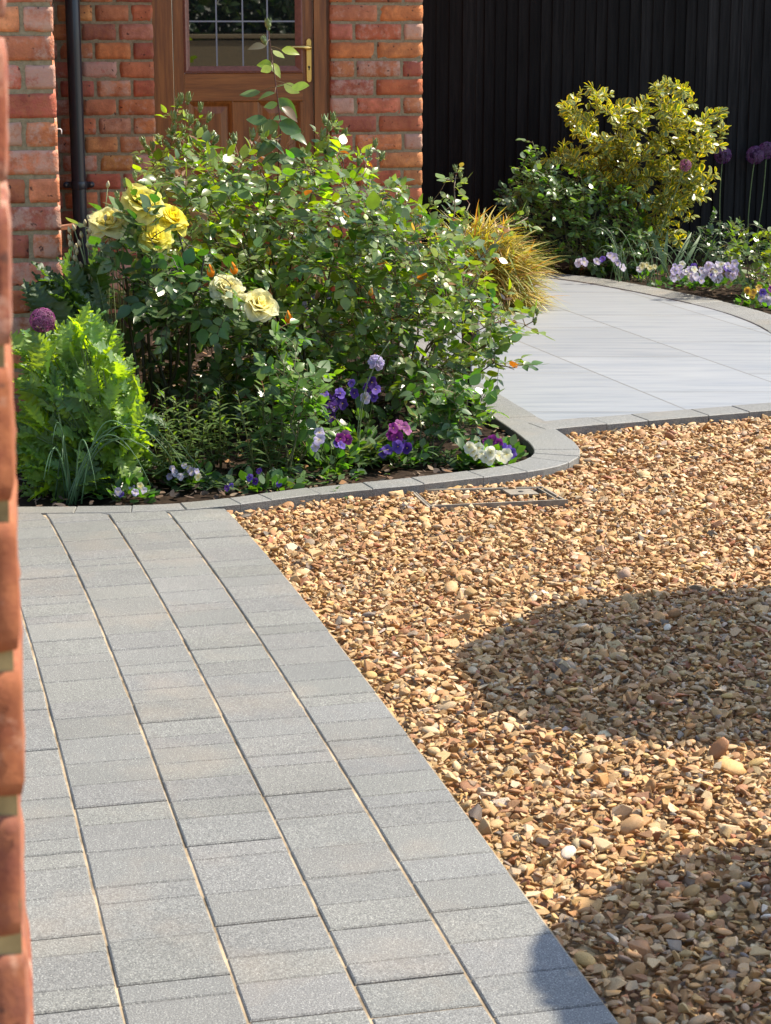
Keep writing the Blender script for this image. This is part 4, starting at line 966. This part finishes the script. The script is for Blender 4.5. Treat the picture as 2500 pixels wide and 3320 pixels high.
# --- two young roses at the front of the bed
def small_rose(base, ends, poly, y0, y1, k, label, seed, L=.046, old=(.046, .122, .030), young=(.18, .31, .03), pale=.06, step=.04):
    t = thing('rose_bush', tuple(base), label, 'rose bush'); s = Shrub(t, seed, (.10, .11, .04), (.3, .1, .05))
    for (u, v, y) in ends: s.cane(np.array(base) + [rnd.uniform(-.03, .03), rnd.uniform(-.03, .03), 0], Pk(u, v, y), .0038, .0015, .10, 9, .4, L=L, step=step, age=.6)
    s.fill(pick(poly, y0, y1, k, s.r), L=L, step=step, age=.6); s.finish(M['rose'], old, young, jitter=.2, pale=pale); return s
small_rose((-.30, 5.98, -.02), [(600, 700, 6.0), (640, 760, 6.0), (690, 820, 6.0), (560, 840, 6.0), (720, 900, 6.0)], [(560, 760), (640, 720), (690, 800), (690, 900), (680, 980), (660, 1020), (590, 1020), (570, 900)], 5.92, 6.25, 55, 'young upright rose bush at the front of the bed, left of the purple pansies', 4)
small_rose((.13, 6.22, -.02), [(1005, 830, 6.35), (1050, 850, 6.35), (940, 850, 6.35), (900, 870, 6.3), (1060, 900, 6.3)], [(890, 850), (960, 825), (1020, 835), (1065, 870), (1060, 930), (1010, 960), (930, 970), (880, 920)], 6.15, 6.5, 48, 'small low rose bush in the tip of the bed by the white pansies', 5)

# --- oriental poppies
def poppy(base, poly, y0, y1, k, label, seed, L0=.075, L1=.135, col=(.27, .43, .035), col2=(.13, .27, .13)):  # col2 puts bluish glare into the colour of some leaves
    r = np.random.default_rng(seed); t = thing('poppy_plant', tuple(base), label, 'poppy plant'); a_ = At(t); E_ = pick(poly, y0, y1, k, r); B = np.array(base)
    O = []; X = []; Nn = []; L = []; C = []; st = MB()
    for e in E_:
        d = unit((e - B) * [1, 1, .8] + r.normal(0, .10, 3)); l = r.uniform(L0, L1); o = e - d * l * .6; 
        tube(st, bez(B + r.normal(0, .03, 3) * [1, 1, 0], lerp(B, o, .5) + [0, 0, .02], o, 5), .0035, .002, 4, (.09, .15, .05, 1), 0, False)
        O.append(o); X.append(d + UP * r.uniform(0, .9) + r.normal(0, .25, 3)); Nn.append(unit(r.normal(0, .45, 3) + np.array([.15, -.45, .85]))); L.append(l); C.append(lerp(col, col2, r.random() ** 1.6) * r.uniform(.75, 1.25))
    mb = MB(); sel = r.integers(0, 4, k); O, X, Nn, L, C = map(np.array, (O, X, Nn, L, C))
    for q in range(4): m = sel == q; leaves(mb, T_POPPY[q], O[m], X[m], Nn[m], L[m], C[m], r.uniform(.8, 1.15, m.sum()))
    a_.build(st, 'stems', M['stem']); a_.build(mb, 'foliage', M['poppy']); return a_
poppy((-.80, 5.82, -.03), [(40, 740), (95, 725), (150, 700), (190, 680), (240, 735), (262, 770), (300, 870), (318, 960), (270, 1050), (150, 1075), (40, 1070)], 5.68, 6.1, 560, 'bright lime green poppy plant with jagged leaves at the left end of the bed', 71)
poppy((-.80, 6.25, -.03), [(52, 640), (90, 610), (130, 575), (200, 560), (225, 640), (215, 720), (120, 700)], 6.05, 6.3, 40, 'darker taller poppy plant against the brick wing, behind the bright one', 72, .09, .16, (.06, .13, .035), (.05, .11, .06))  # leaf colours darkened to stand for the shade by the wing
poppy((-.55, 5.86, -.03), [(275, 890), (330, 900), (325, 1000), (285, 1040), (262, 1000)], 5.78, 5.95, 16, 'small blue green poppy seedling between the big poppy and the pale violas', 73, .07, .12, (.10, .20, .05), (.08, .17, .09))

# --- alliums
def allium(u, v, y, rad, base, label, seed, col=(.30, .07, .25), group=None, k=170, strap=0):
    r = np.random.default_rng(seed); c = Pk(u, v, y); t = thing('allium', tuple(base), label, 'allium', group); a_ = At(t); B = np.array(base, float)
    mb = MB(); st = bez(B, lerp(B, c, .5) + r.normal(0, .02, 3), c, 10); tube(mb, st, .0038, .003, 7, (.13, .19, .06, 1)); a_.build(mb, 'stem', M['stem'])
    mb = MB(); d = sph(r, k); O = []; X = []; Nn = []; L = []; C = []
    for q in d:
        tube(mb, [c, c + q * rad * .85], .0006, .0006, 3, (col[0] * .7, col[1], col[2] * .7, 1), 0, False)
        fr = frame_from(q)
        for j in range(6):
            a = 6.283 * j / 6 + r.uniform(-.2, .2); x = fr @ np.array([math.cos(a), math.sin(a), .35]); O.append(c + q * rad * r.uniform(.8, .9)); X.append(x); Nn.append(q + r.normal(0, .3, 3)); L.append(rad * r.uniform(.20, .30)); C.append(np.array(col) * r.uniform(.65, 1.5))
    leaves(mb, T_LANCE, np.array(O), np.array(X), np.array(Nn), np.array(L), np.clip(np.array(C), 0, 1), .9); a_.build(mb, 'flower_head', M['petal'])
    if strap:
        mb = MB()
        for i in range(strap):
            q = r.uniform(-.6, 1.9); ln = r.uniform(.25, .52); e = B + np.array([math.cos(q) * ln * .62, -abs(math.sin(q)) * ln * .25, r.uniform(.02, .22)]); m = lerp(B, e, .45) + UP * ln * r.uniform(.5, .95)
            tube(mb, bez(B + r.normal(0, .02, 3) * [1, 1, 0], m, e, 14), .0030, .0010, 5, (*(np.array([.075, .15, .06]) * r.uniform(.7, 1.4)), 1))
        a_.build(mb, 'strap_leaves', M['stem'])
allium(92, 692, 5.78, .040, (-.915, 5.66, -.03), 'purple allium globe on a thin stem over the bright poppy leaves at the left', 81, (.34, .06, .26), None, 230, 13)
GA = 'alliums in the far border'
allium(1481, 357, 10.9, .036, (1.37, 10.85, -.02), 'small dusky purple allium in sunlight in front of the variegated shrub', 82, (.36, .10, .26), GA, 120)
allium(1562, 335, 11.86, .055, (1.98, 11.84, -.02), 'shaded purple allium close to the fence, next to the pair at the edge', 83, (.26, .08, .30), GA, 160)
allium(1632, 335, 11.88, .058, (2.14, 11.86, -.02), 'large shaded purple allium by the fence, left of the twin heads at the right edge', 84, (.28, .09, .32), GA, 170)
allium(1656, 325, 11.9, .055, (2.17, 11.88, -.02), 'large shaded purple allium by the fence, right of the twin heads at the right edge', 85, (.28, .08, .30), GA, 160)

# --- thin seed-head stems by the drainpipe
t = thing('chive_clump', (-.94, 6.36, -.02), 'clump of thin pale stems with dry bud heads beside the drainpipe', 'chives'); a_ = At(t); mb = MB()
for i in range(46):
    u, v = rnd.uniform(150, 262), rnd.uniform(470, 610)
    if i < 14: u, v = [(184, 483), (176, 508), (213, 455), (233, 400), (246, 462), (160, 493), (172, 527), (228, 472), (150, 515), (238, 505), (220, 520), (258, 500), (166, 545), (190, 530)][i]
    e = Pk(u, v, rnd.uniform(6.22, 6.36)); B = np.array([-.94 + rnd.uniform(-.05, .10), 6.36 + rnd.uniform(-.06, .06), -.02]); p = bez(B, lerp(B, e, .6) + [rnd.uniform(-.05, .05), 0, .06], e, 8)
    tube(mb, p, .0022, .0014, 5, (.22, .27, .12, 1)); lathe(mb, [(.001, -.010), (.0055, -.004), (.0065, .003), (.004, .009), (.001, .014)], 7, e, (.42, .36, .20, 1), 0, unit(p[-1] - p[-2]))
a_.build(mb, 'stems', M['stem'])

# --- upright willowherb-like weeds
t = thing('willowherb', (-.48, 5.98, -.02), 'patch of upright narrow leaved green stems under the roses', 'weed'); a_ = At(t); mb = MB(); O, X, Nn, L, C = [], [], [], [], []
for i in range(52):
    u = rnd.uniform(345, 600); B = Gk(u, rnd.uniform(985, 1045) - 6); top = B + np.array([rnd.uniform(-.06, .06), rnd.uniform(-.03, .03), rnd.uniform(.08, .27)]); p = bez(B, lerp(B, top, .5), top, 7); tube(mb, p, .0026, .0014, 5, (.13, .15, .05, 1)); q = 0
    n_ = int(np.linalg.norm(top - B) / .012)
    for k in range(n_):
        f = .12 + .88 * k / n_; q += 2.0; o = lerp(B, top, f); O.append(o); el = .15 + 1.1 * f ** 3; X.append([math.cos(q), math.sin(q), el]); Nn.append([-math.cos(q) * el, -math.sin(q) * el, 1]); L.append(rnd.uniform(.035, .06) * (1.1 - .5 * f ** 2)); C.append(lerp((.06, .12, .025), (.12, .19, .035), f))
leaves(mb, T_LANCE, np.array(O), np.array(X), np.array(Nn, float), np.array(L), jit((1, 1, 1), len(O), .15) * np.array(C), .95); a_.build(mb, 'foliage', M['rose'])

# --- golden ornamental grass at the house corner
gb_ = np.array([.45, 9.60, -.02]); t = thing('golden_grass', tuple(gb_), 'mound of arching golden yellow ornamental grass at the house corner spilling on the path', 'ornamental grass'); a_ = At(t); mb = MB(); k = 3600
q = rng.uniform(0, 6.283, k); ph = np.arccos(rng.uniform(0, 1, k)); rr = rng.random(k) ** .45; dd = np.column_stack([np.sin(ph) * np.cos(q), np.sin(ph) * np.sin(q), np.cos(ph)])
O = gb_ + dd * rr[:, None] * np.array([.27, .20, .37]); X = dd * [1, 1, .8] + np.array([0, 0, .35]) + rng.normal(0, .45, (k, 3)); Nn = np.cross(np.cross(X, [0, 0, 1.0]), X) + rng.normal(0, .35, (k, 3))
pal = np.array([(.36, .30, .05), (.46, .36, .08), (.20, .24, .04), (.40, .20, .05), (.52, .40, .16), (.30, .15, .05)]); leaves(mb, T_GRASS, O, X, Nn, rng.uniform(.10, .19, k), 1.25 * pal[rng.choice(6, k, p=[.3, .22, .2, .12, .1, .06])] * rng.uniform(.8, 1.2, (k, 1)), 1.35); a_.build(mb, 'blades', M['blade'])

# --- far border: variegated shrub and green roses against the fence
be = np.array([1.46, 11.40, -.02]); t = thing('variegated_shrub', tuple(be), 'tall shrub with yellow edged variegated leaves against the black fence', 'shrub'); s = Shrub(t, 6, (.12, .10, .05))
PE = [(1208, 232), (1270, 190), (1325, 200), (1350, 228), (1395, 222), (1412, 185), (1440, 172), (1500, 205), (1540, 230), (1578, 275), (1560, 315), (1500, 330), (1555, 375), (1530, 420), (1490, 470), (1465, 545), (1400, 550), (1385, 450), (1330, 410), (1240, 370), (1170, 345), (1240, 300)]
for i in range(14): s.cane(be + [rnd.uniform(-.08, .08), rnd.uniform(-.06, .06), 0], Pk(rnd.uniform(1260, 1540), rnd.uniform(215, 420), rnd.uniform(11.1, 11.5)), .007, .003, .08, 10, .6, comp=False, step=.03, L=.048, whorl=3, spread=.8)
s.fill(pick(PE, 11.0, 11.5, 350, s.r), comp=False, step=.024, L=.052, whorl=4, spread=.75, t0=.35, up=.6, age=.6)
s.finish(M['euon'], (.58, .52, .07), (.86, .70, .02), (T_EUON,), .18)
gr_ = small_rose((1.05, 11.0, -.02), [(1150, 305, 11.1), (1200, 400, 11.0), (1260, 400, 10.9), (1340, 420, 10.9), (1380, 470, 10.9), (1120, 430, 11.1), (1300, 380, 11.0), (1250, 360, 11.1)], [(1085, 430), (1130, 345), (1155, 310), (1190, 370), (1270, 385), (1340, 400), (1405, 445), (1415, 530), (1380, 572), (1200, 575), (1100, 550)], 10.8, 11.3, 320, 'glossy dark green rose shrub in front of the variegated shrub', 7, .044, (.060, .145, .045), (.22, .32, .04), .16)
small_rose((1.90, 10.2, -.02), [(1600, 480, 10.2), (1640, 500, 10.2), (1670, 500, 10.2)], [(1562, 510), (1600, 478), (1668, 500), (1710, 590), (1680, 650), (1600, 610), (1565, 560)], 9.95, 10.45, 50, 'green rose bush with yellow tips at the right edge above the pansies', 8, .044, (.050, .12, .03), (.32, .34, .02))
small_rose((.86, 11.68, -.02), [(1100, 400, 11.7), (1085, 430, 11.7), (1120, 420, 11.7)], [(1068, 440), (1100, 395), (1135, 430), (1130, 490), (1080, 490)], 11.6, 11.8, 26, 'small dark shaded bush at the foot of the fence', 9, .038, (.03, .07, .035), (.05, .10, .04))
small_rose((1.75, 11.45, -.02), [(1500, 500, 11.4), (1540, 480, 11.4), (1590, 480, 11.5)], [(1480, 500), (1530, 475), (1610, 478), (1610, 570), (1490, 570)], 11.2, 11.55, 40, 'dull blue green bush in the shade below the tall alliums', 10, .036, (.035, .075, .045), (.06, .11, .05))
# strappy leaves and bulbs in the far border
t = thing('bulb_leaves', (1.42, 10.55, -.02), 'clump of long grassy bulb leaves in the far border by the lilac pansies', 'bulb leaves'); a_ = At(t); mb = MB()
for i in range(46):
    B = np.array([1.42 + rnd.uniform(-.22, .30), 10.55 + rnd.uniform(-.12, .22), -.02]); q = rnd.uniform(0, 6.28); ln = rnd.uniform(.2, .48); e = B + np.array([math.cos(q) * ln * .5, math.sin(q) * ln * .3, ln * rnd.uniform(.2, .8)])
    tube(mb, bez(B, lerp(B, e, .4) + UP * ln * .6, e, 9), .0032, .0010, 4, (*(np.array([.13, .21, .10]) * rnd.uniform(.7, 1.5)), 1), 0, False)
O = np.array([Gk(u, v) for u, v in ((1440, 588), (1450, 590), (1432, 586), (1600, 612), (1610, 606), (1470, 585))]); leaves(mb, T_STRAP, O, [(-.3, 0, 1), (.5, 0, 1), (.1, -.3, 1), (-.6, 0, .8), (-.4, -.2, .9), (.5, 0, .9)], [(0, -1, .3)] * 6, [.26, .24, .2, .2, .18, .22], np.array([(.15, .24, .09)] * 6), 3.4)
a_.build(mb, 'blades', M['blade'])

# --- pansies
FL = {'white': ((.82, .82, .74), (.75, .72, .35)), 'violet': ((.24, .14, .62), (.06, .02, .18)), 'purple': ((.10, .03, .28), (.02, .005, .06)), 'magenta': ((.34, .04, .30), (.10, .01, .10)), 'lilac': ((.58, .50, .78), (.62, .58, .42)), 'pale': ((.76, .74, .84), (.60, .52, .60)),
      'cream': ((.82, .80, .52), (.70, .58, .14)), 'yellow': ((.82, .55, .05), (.12, .03, .05)), 'pink': ((.62, .22, .48), (.25, .05, .22))}
def flower(mb, c, axis, rad, kind, r):
    fr = frame_from(unit(axis)); out, inn = FL[kind]; g_ = r.uniform(.82, 1.15)
    roll = r.uniform(-.4, .4); z_ = unit(axis); upv = unit(UP - z_ * (UP @ z_)); sd = np.cross(upv, z_); c_, s_ = math.cos(roll), math.sin(roll); upv, sd = c_ * upv + s_ * sd, c_ * sd - s_ * upv
    for k, (a, dist, rr, dz) in enumerate(((2.05, .50, .58, -.06), (1.09, .50, .58, -.05), (3.35, .46, .52, .02), (-.2, .46, .52, .03), (-1.57, .46, .66, .08))):
        d = sd * math.cos(a) + upv * math.sin(a); V = [c + z_ * dz * rad]; C = [np.array(inn)]
        tv = np.cross(z_, d); m = 10
        for j in range(m):
            q = 6.283 * j / m; e = d * (dist + rr * math.cos(q)) + tv * rr * .98 * math.sin(q); V.append(c + (e + z_ * (dz + .10 * math.cos(q) * r.uniform(.3, 1.6) + .10 * math.sin(q * 2 + k))) * rad); C.append(lerp(inn, out, .35 if math.cos(q) < -.5 else 1.0) * g_)
        mb.add(V, [(0, 1 + j, 1 + (j + 1) % m) for j in range(m)], np.clip(np.array(C), 0, 1))
    mb.add([c + z_ * .10 * rad + (sd * math.cos(q) + upv * math.sin(q)) * rad * .10 for q in np.linspace(0, 5.2, 6)], [tuple(range(6))], (.75, .50, .03, 1))
def pansy(base, fl, label, group, seed, width=.10, height=.08, rad=.021, nl=70, leafc=(.055, .125, .025), y=None):
    r = random.Random(seed); q = np.random.default_rng(seed); t = thing('pansy', tuple(base), label, 'pansy', group); a_ = At(t); B = np.array(base, float)
    mb = MB(); O, X, Nn, L = [], [], [], []
    for i in range(nl):
        d = sph(q, 1)[0]; d[2] = abs(d[2]); o = B + d * np.array([width, width * .7, height]) * q.random() ** .45; O.append(o); X.append(d + [0, 0, q.uniform(-.3, .5)] + q.normal(0, .4, 3)); Nn.append(UP + q.normal(0, .5, 3)); L.append(q.uniform(.022, .042))
    for i in range(9): e = O[i * 3 % nl]; tube(mb, bez(B, lerp(B, e, .6) + UP * .01, e, 4), .0016, .001, 3, (.10, .16, .04, 1), 0, False)
    leaves(mb, T_ROSE2, np.array(O), np.array(X), np.array(Nn), np.array(L), jit(leafc, nl, .25), .95); a_.build(mb, 'foliage', M['rose'])
    for (u, v, kind) in fl:
        c = Pk(u, v, (y or B[1]) + r.uniform(-.10, -.03)); ax = unit(np.array([r.uniform(-.45, .45), -.85, r.uniform(.15, .75)])); mb = MB()
        flower(mb, c, ax, rad * r.uniform(.66, 1.05), kind, r); s0 = lerp(B, c, .35) + [0, 0, .01]; tube(mb, bez(s0, lerp(s0, c, .7) + UP * .012, c - ax * .004, 5), .0011, .0009, 3, (.12, .18, .06, 1), 0, False); a_.build(mb, 'flower', M['petal'])
GP = 'pansies in the rose bed'; GQ = 'pansies in the far border'
def gp(u, v): p = Gk(u, v, -.015); return (p[0], p[1], -.022)
pansy(gp(1042, 1003), [(1022, 975, 'white'), (1035, 968, 'white'), (1042, 982, 'white'), (1050, 988, 'white'), (1028, 985, 'white'), (1060, 978, 'white'), (1078, 985, 'white'), (1088, 990, 'white'), (1095, 982, 'white'), (1058, 992, 'white'), (1014, 967, 'white')], 'white pansies inside the kerb tip of the bed', GP, 201, .085, .06, .020, 150, (.09, .19, .03))
pansy(gp(1085, 985), [(1050, 955, 'magenta'), (1065, 952, 'magenta'), (1078, 957, 'magenta'), (1088, 965, 'violet'), (1100, 970, 'violet'), (1105, 980, 'violet'), (1080, 968, 'violet')], 'magenta and violet pansies right behind the white ones', GP, 202, .06, .06, .018, 60)
pansy(gp(722, 985), [(700, 850, 'violet'), (712, 868, 'purple'), (728, 862, 'purple'), (735, 850, 'violet'), (722, 880, 'purple'), (740, 872, 'purple'), (705, 862, 'purple'), (715, 900, 'purple')], 'tall deep purple pansies among the rose stems, left of the silver foliage', GP, 203, .09, .12, .022, 90)
pansy(gp(785, 978), [(760, 828, 'violet'), (765, 850, 'purple'), (803, 826, 'purple'), (812, 842, 'violet'), (808, 858, 'violet'), (795, 838, 'purple'), (790, 860, 'lilac')], 'purple pansies under the mauve scabious flower', GP, 204, .09, .14, .019, 80)
pansy(gp(860, 1000), [(850, 925, 'magenta'), (862, 918, 'pink'), (875, 922, 'pink'), (845, 940, 'magenta'), (858, 945, 'magenta'), (880, 930, 'pink'), (838, 972, 'violet'), (828, 978, 'violet'), (860, 965, 'violet'), (870, 962, 'violet'), (880, 968, 'purple')], 'magenta and violet pansies left of the small front rose', GP, 205, .10, .10, .020, 90)
pansy(gp(715, 1020), [(690, 950, 'lilac'), (682, 965, 'lilac'), (735, 948, 'magenta'), (745, 940, 'pink'), (738, 962, 'violet'), (728, 958, 'violet'), (752, 950, 'magenta'), (690, 935, 'lilac')], 'lilac and pink pansies at the foot of the upright front rose', GP, 206, .09, .10, .019, 80)
pansy(gp(402, 1040), [(372, 1012, 'lilac'), (378, 1022, 'pale'), (398, 1006, 'lilac'), (408, 1012, 'cream'), (414, 1018, 'lilac'), (402, 1024, 'pale'), (425, 1018, 'lilac'), (428, 1030, 'cream'), (366, 1030, 'lilac'), (390, 1030, 'pale')], 'pale lilac and cream violas by the kerb, below the willowherb', GP, 207, .09, .06, .013, 120)
pansy(gp(275, 1072), [(255, 1062, 'lilac'), (262, 1068, 'violet'), (285, 1052, 'lilac'), (303, 1050, 'cream'), (310, 1060, 'pale'), (292, 1064, 'lilac'), (250, 1070, 'lilac')], 'small lilac violas at the corner of the poppy and the paving', GP, 208, .09, .05, .012, 100)
pansy(gp(570, 1052), [(560, 1018, 'purple'), (603, 1046, 'violet'), (540, 1032, 'violet'), (552, 1040, 'purple'), (500, 1050, 'violet'), (490, 1055, 'purple')], 'sparse dark violet violas on bare soil behind the kerb', GP, 209, .11, .04, .013, 70)
pansy(gp(1320, 588), [(1290, 565, 'lilac'), (1302, 560, 'violet'), (1318, 552, 'lilac'), (1326, 556, 'lilac'), (1335, 568, 'lilac'), (1250, 568, 'pale'), (1262, 566, 'lilac'), (1345, 578, 'pale')], 'lilac pansies at the edge of the far border, under the glossy rose', GQ, 210, .13, .07, .025, 110, y=10.52)
pansy(gp(1395, 592), [(1388, 575, 'cream'), (1398, 572, 'cream'), (1405, 580, 'cream'), (1415, 576, 'cream'), (1382, 582, 'pale')], 'cream violas between the two lilac groups of the far border', GQ, 211, .10, .06, .020, 80, y=10.42)
rr_ = random.Random(5)
pansy(gp(1515, 615), [(rr_.uniform(1452, 1592), 586 + rr_.uniform(-17, 20) + (u_ := 0), rr_.choice(['pale', 'lilac', 'pale', 'lilac', 'white', 'violet'])) for _ in range(64)], 'broad drift of pale lilac and white pansies below the bulb leaves', GQ, 212, .27, .05, .021, 260, (.05, .12, .03), 9.93)
pansy(gp(1640, 662), [(1615, 628, 'yellow'), (1628, 632, 'yellow'), (1640, 622, 'yellow'), (1648, 632, 'violet'), (1655, 640, 'lilac'), (1645, 645, 'lilac'), (1660, 650, 'pale'), (1666, 625, 'magenta'), (1625, 640, 'yellow')], 'yellow and violet pansies at the right edge beside the path', GQ, 213, .12, .06, .022, 90)
pansy(gp(1675, 610), [(1660, 588, 'pale'), (1670, 592, 'lilac'), (1668, 580, 'pale')], 'pale pansies at the foot of the rose on the right edge', GQ, 214, .08, .06, .022, 60)

# --- scabious with silvery leaves
sb = np.array([gp(775, 990)[0], gp(775, 990)[1], -.02]); t = thing('scabious', tuple(sb), 'mauve scabious flower on a long stem over silvery strap leaves', 'scabious'); a_ = At(t); hc = Pk(812, 785, sb[1] + .02)
mb = MB(); tube(mb, bez(sb, Pk(760, 850, sb[1]), Pk(842, 738, sb[1]), 14), .0018, .0014, 5, (.20, .26, .13, 1)); tube(mb, bez(sb, Pk(775, 860, sb[1]), hc + [0, .008, -.004], 10), .0018, .0014, 5, (.18, .24, .10, 1)); a_.build(mb, 'stems', M['stem'])
mb = MB(); k = 260; q = np.random.default_rng(9); d = sph(q, k); fa = unit([.55, -.6, .6]); d = d[(d @ fa) > -.1]; k = len(d); X = np.cross(d, q.normal(size=(k, 3))); leaves(mb, T_ROSE2, hc + d * np.array([.022, .022, .022]), X, d + q.normal(0, .3, (k, 3)), q.uniform(.010, .018, k), jit((.62, .54, .80), k, .12), 1.2); a_.build(mb, 'flower_head', M['petal'])
mb = MB(); k = 60; q_ = rng.uniform(0, 6.283, k); el = rng.uniform(.3, 1.8, k); leaves(mb, T_LANCE, sb + np.column_stack([np.cos(q_) * .02, np.sin(q_) * .02, np.zeros(k)]), np.column_stack([np.cos(q_), np.sin(q_), el]), np.column_stack([-np.cos(q_) * el, -np.sin(q_) * el, np.ones(k)]), rng.uniform(.09, .17, k), jit((.19, .25, .13), k, .2), .62); a_.build(mb, 'strap_leaves', M['blade'])

# --- low seedlings along the kerb, one weed in the gravel
def tuft(base, label, n, w_, h_, col, seed, name='seedling', cat='seedling', L=(.025, .06), group='seedlings along the kerb'):
    q = np.random.default_rng(seed); t = thing(name, tuple(base), label, cat, group); a_ = At(t); mb = MB(); B = np.array(base); O, X, Nn = [], [], []
    for i in range(n): o = B + [q.normal(0, w_), q.normal(0, w_ * .5), abs(q.normal(0, h_ * .5))]; a = q.uniform(0, 6.28); el = q.uniform(.1, 1.2); O.append(o); X.append([math.cos(a), math.sin(a), el]); Nn.append([-math.cos(a) * el, -math.sin(a) * el, 1])
    leaves(mb, T_LANCE, np.array(O), np.array(X), np.array(Nn, float), q.uniform(*L, n), jit(col, n, .25), 1.1); a_.build(mb, 'foliage', M['rose'])
tuft(gp(790, 1005), 'low leafy seedling inside the front kerb, under the silver scabious', 70, .07, .05, (.08, .14, .03), 301)
tuft(gp(950, 1000), 'low leafy seedling inside the front kerb, left of the white pansies', 60, .06, .05, (.07, .13, .03), 302)
tuft(gp(640, 1040), 'low leafy seedling inside the front kerb, under the upright rose', 80, .08, .04, (.06, .12, .03), 303)
tuft(gp(470, 1050), 'low leafy seedling inside the front kerb, between the violas', 60, .07, .03, (.06, .11, .03), 304)
tuft(gp(1385, 580 + 22), 'tiny bright green seedling at the far border edge', 22, .02, .02, (.16, .26, .03), 305, L=(.02, .04))
wp = G(1083, 1612, -.02); tuft((wp[0], wp[1], -.02), 'small green weed growing in the gravel against the kerb face', 16, .014, .015, (.07, .16, .03), 306, 'weed', 'weed', (.02, .038), None)
# spike lamp half hidden in the roses
lb = np.array([.30, 7.05, -.02]); t = thing('garden_lamp', tuple(lb), 'black spike garden lamp half hidden behind the leaning rose', 'garden lamp'); a_ = At(t)
mb = MB(); tube(mb, [lb, lb + UP * .22], .008, .008, 8); a_.build(mb, 'spike', M['pipe'])
mb = MB(); lathe(mb, [(.026, .21), (.030, .22), (.030, .32), (.034, .325), (.034, .34), (.012, .352)], 16, lb); a_.build(mb, 'lamp_head', M['pipe'])

# --- mulch, twigs and pebbles on the soil
k = 5200; bx = np.concatenate([rng.uniform(-1.1, .55, 3400), rng.uniform(.5, 2.3, k - 3400)]); by = np.concatenate([rng.uniform(5.5, 8.6, 3400), rng.uniform(8.9, 11.4, k - 3400)])
ok = inside(bx, by, [tuple(p) for p in KIN[::4]] + [(.3, 9.9), (-2.6, 9.4)]) | inside(bx, by, [tuple(p) for p in offset(PATH_R[:46], .19)[::3]] + [(2.2, 8.6), (4.5, 8.6), (4.5, 12.4), (-.3, 12.4), (-.3, 10.95)])
bx, by = bx[ok], by[ok]; k = len(bx); mb = MB(); pal = np.array([(.06, .036, .02), (.10, .06, .035), (.14, .09, .055), (.035, .024, .018), (.22, .16, .10), (.20, .10, .04)])
leaves(mb, T_ROSE2, np.column_stack([bx, by, -.022 + rng.uniform(0, .012, k)]), np.column_stack([rng.normal(size=(k, 2)), rng.normal(0, .25, k)]), np.column_stack([rng.normal(0, .35, (k, 2)), np.ones(k)]), rng.uniform(.012, .034, k), pal[rng.integers(0, 6, k)] * rng.uniform(.7, 1.3, (k, 1)), rng.uniform(.4, 1.3, k))
mu = mb.build('bark_mulch', M['mulch']); tag(mu, kind='stuff')
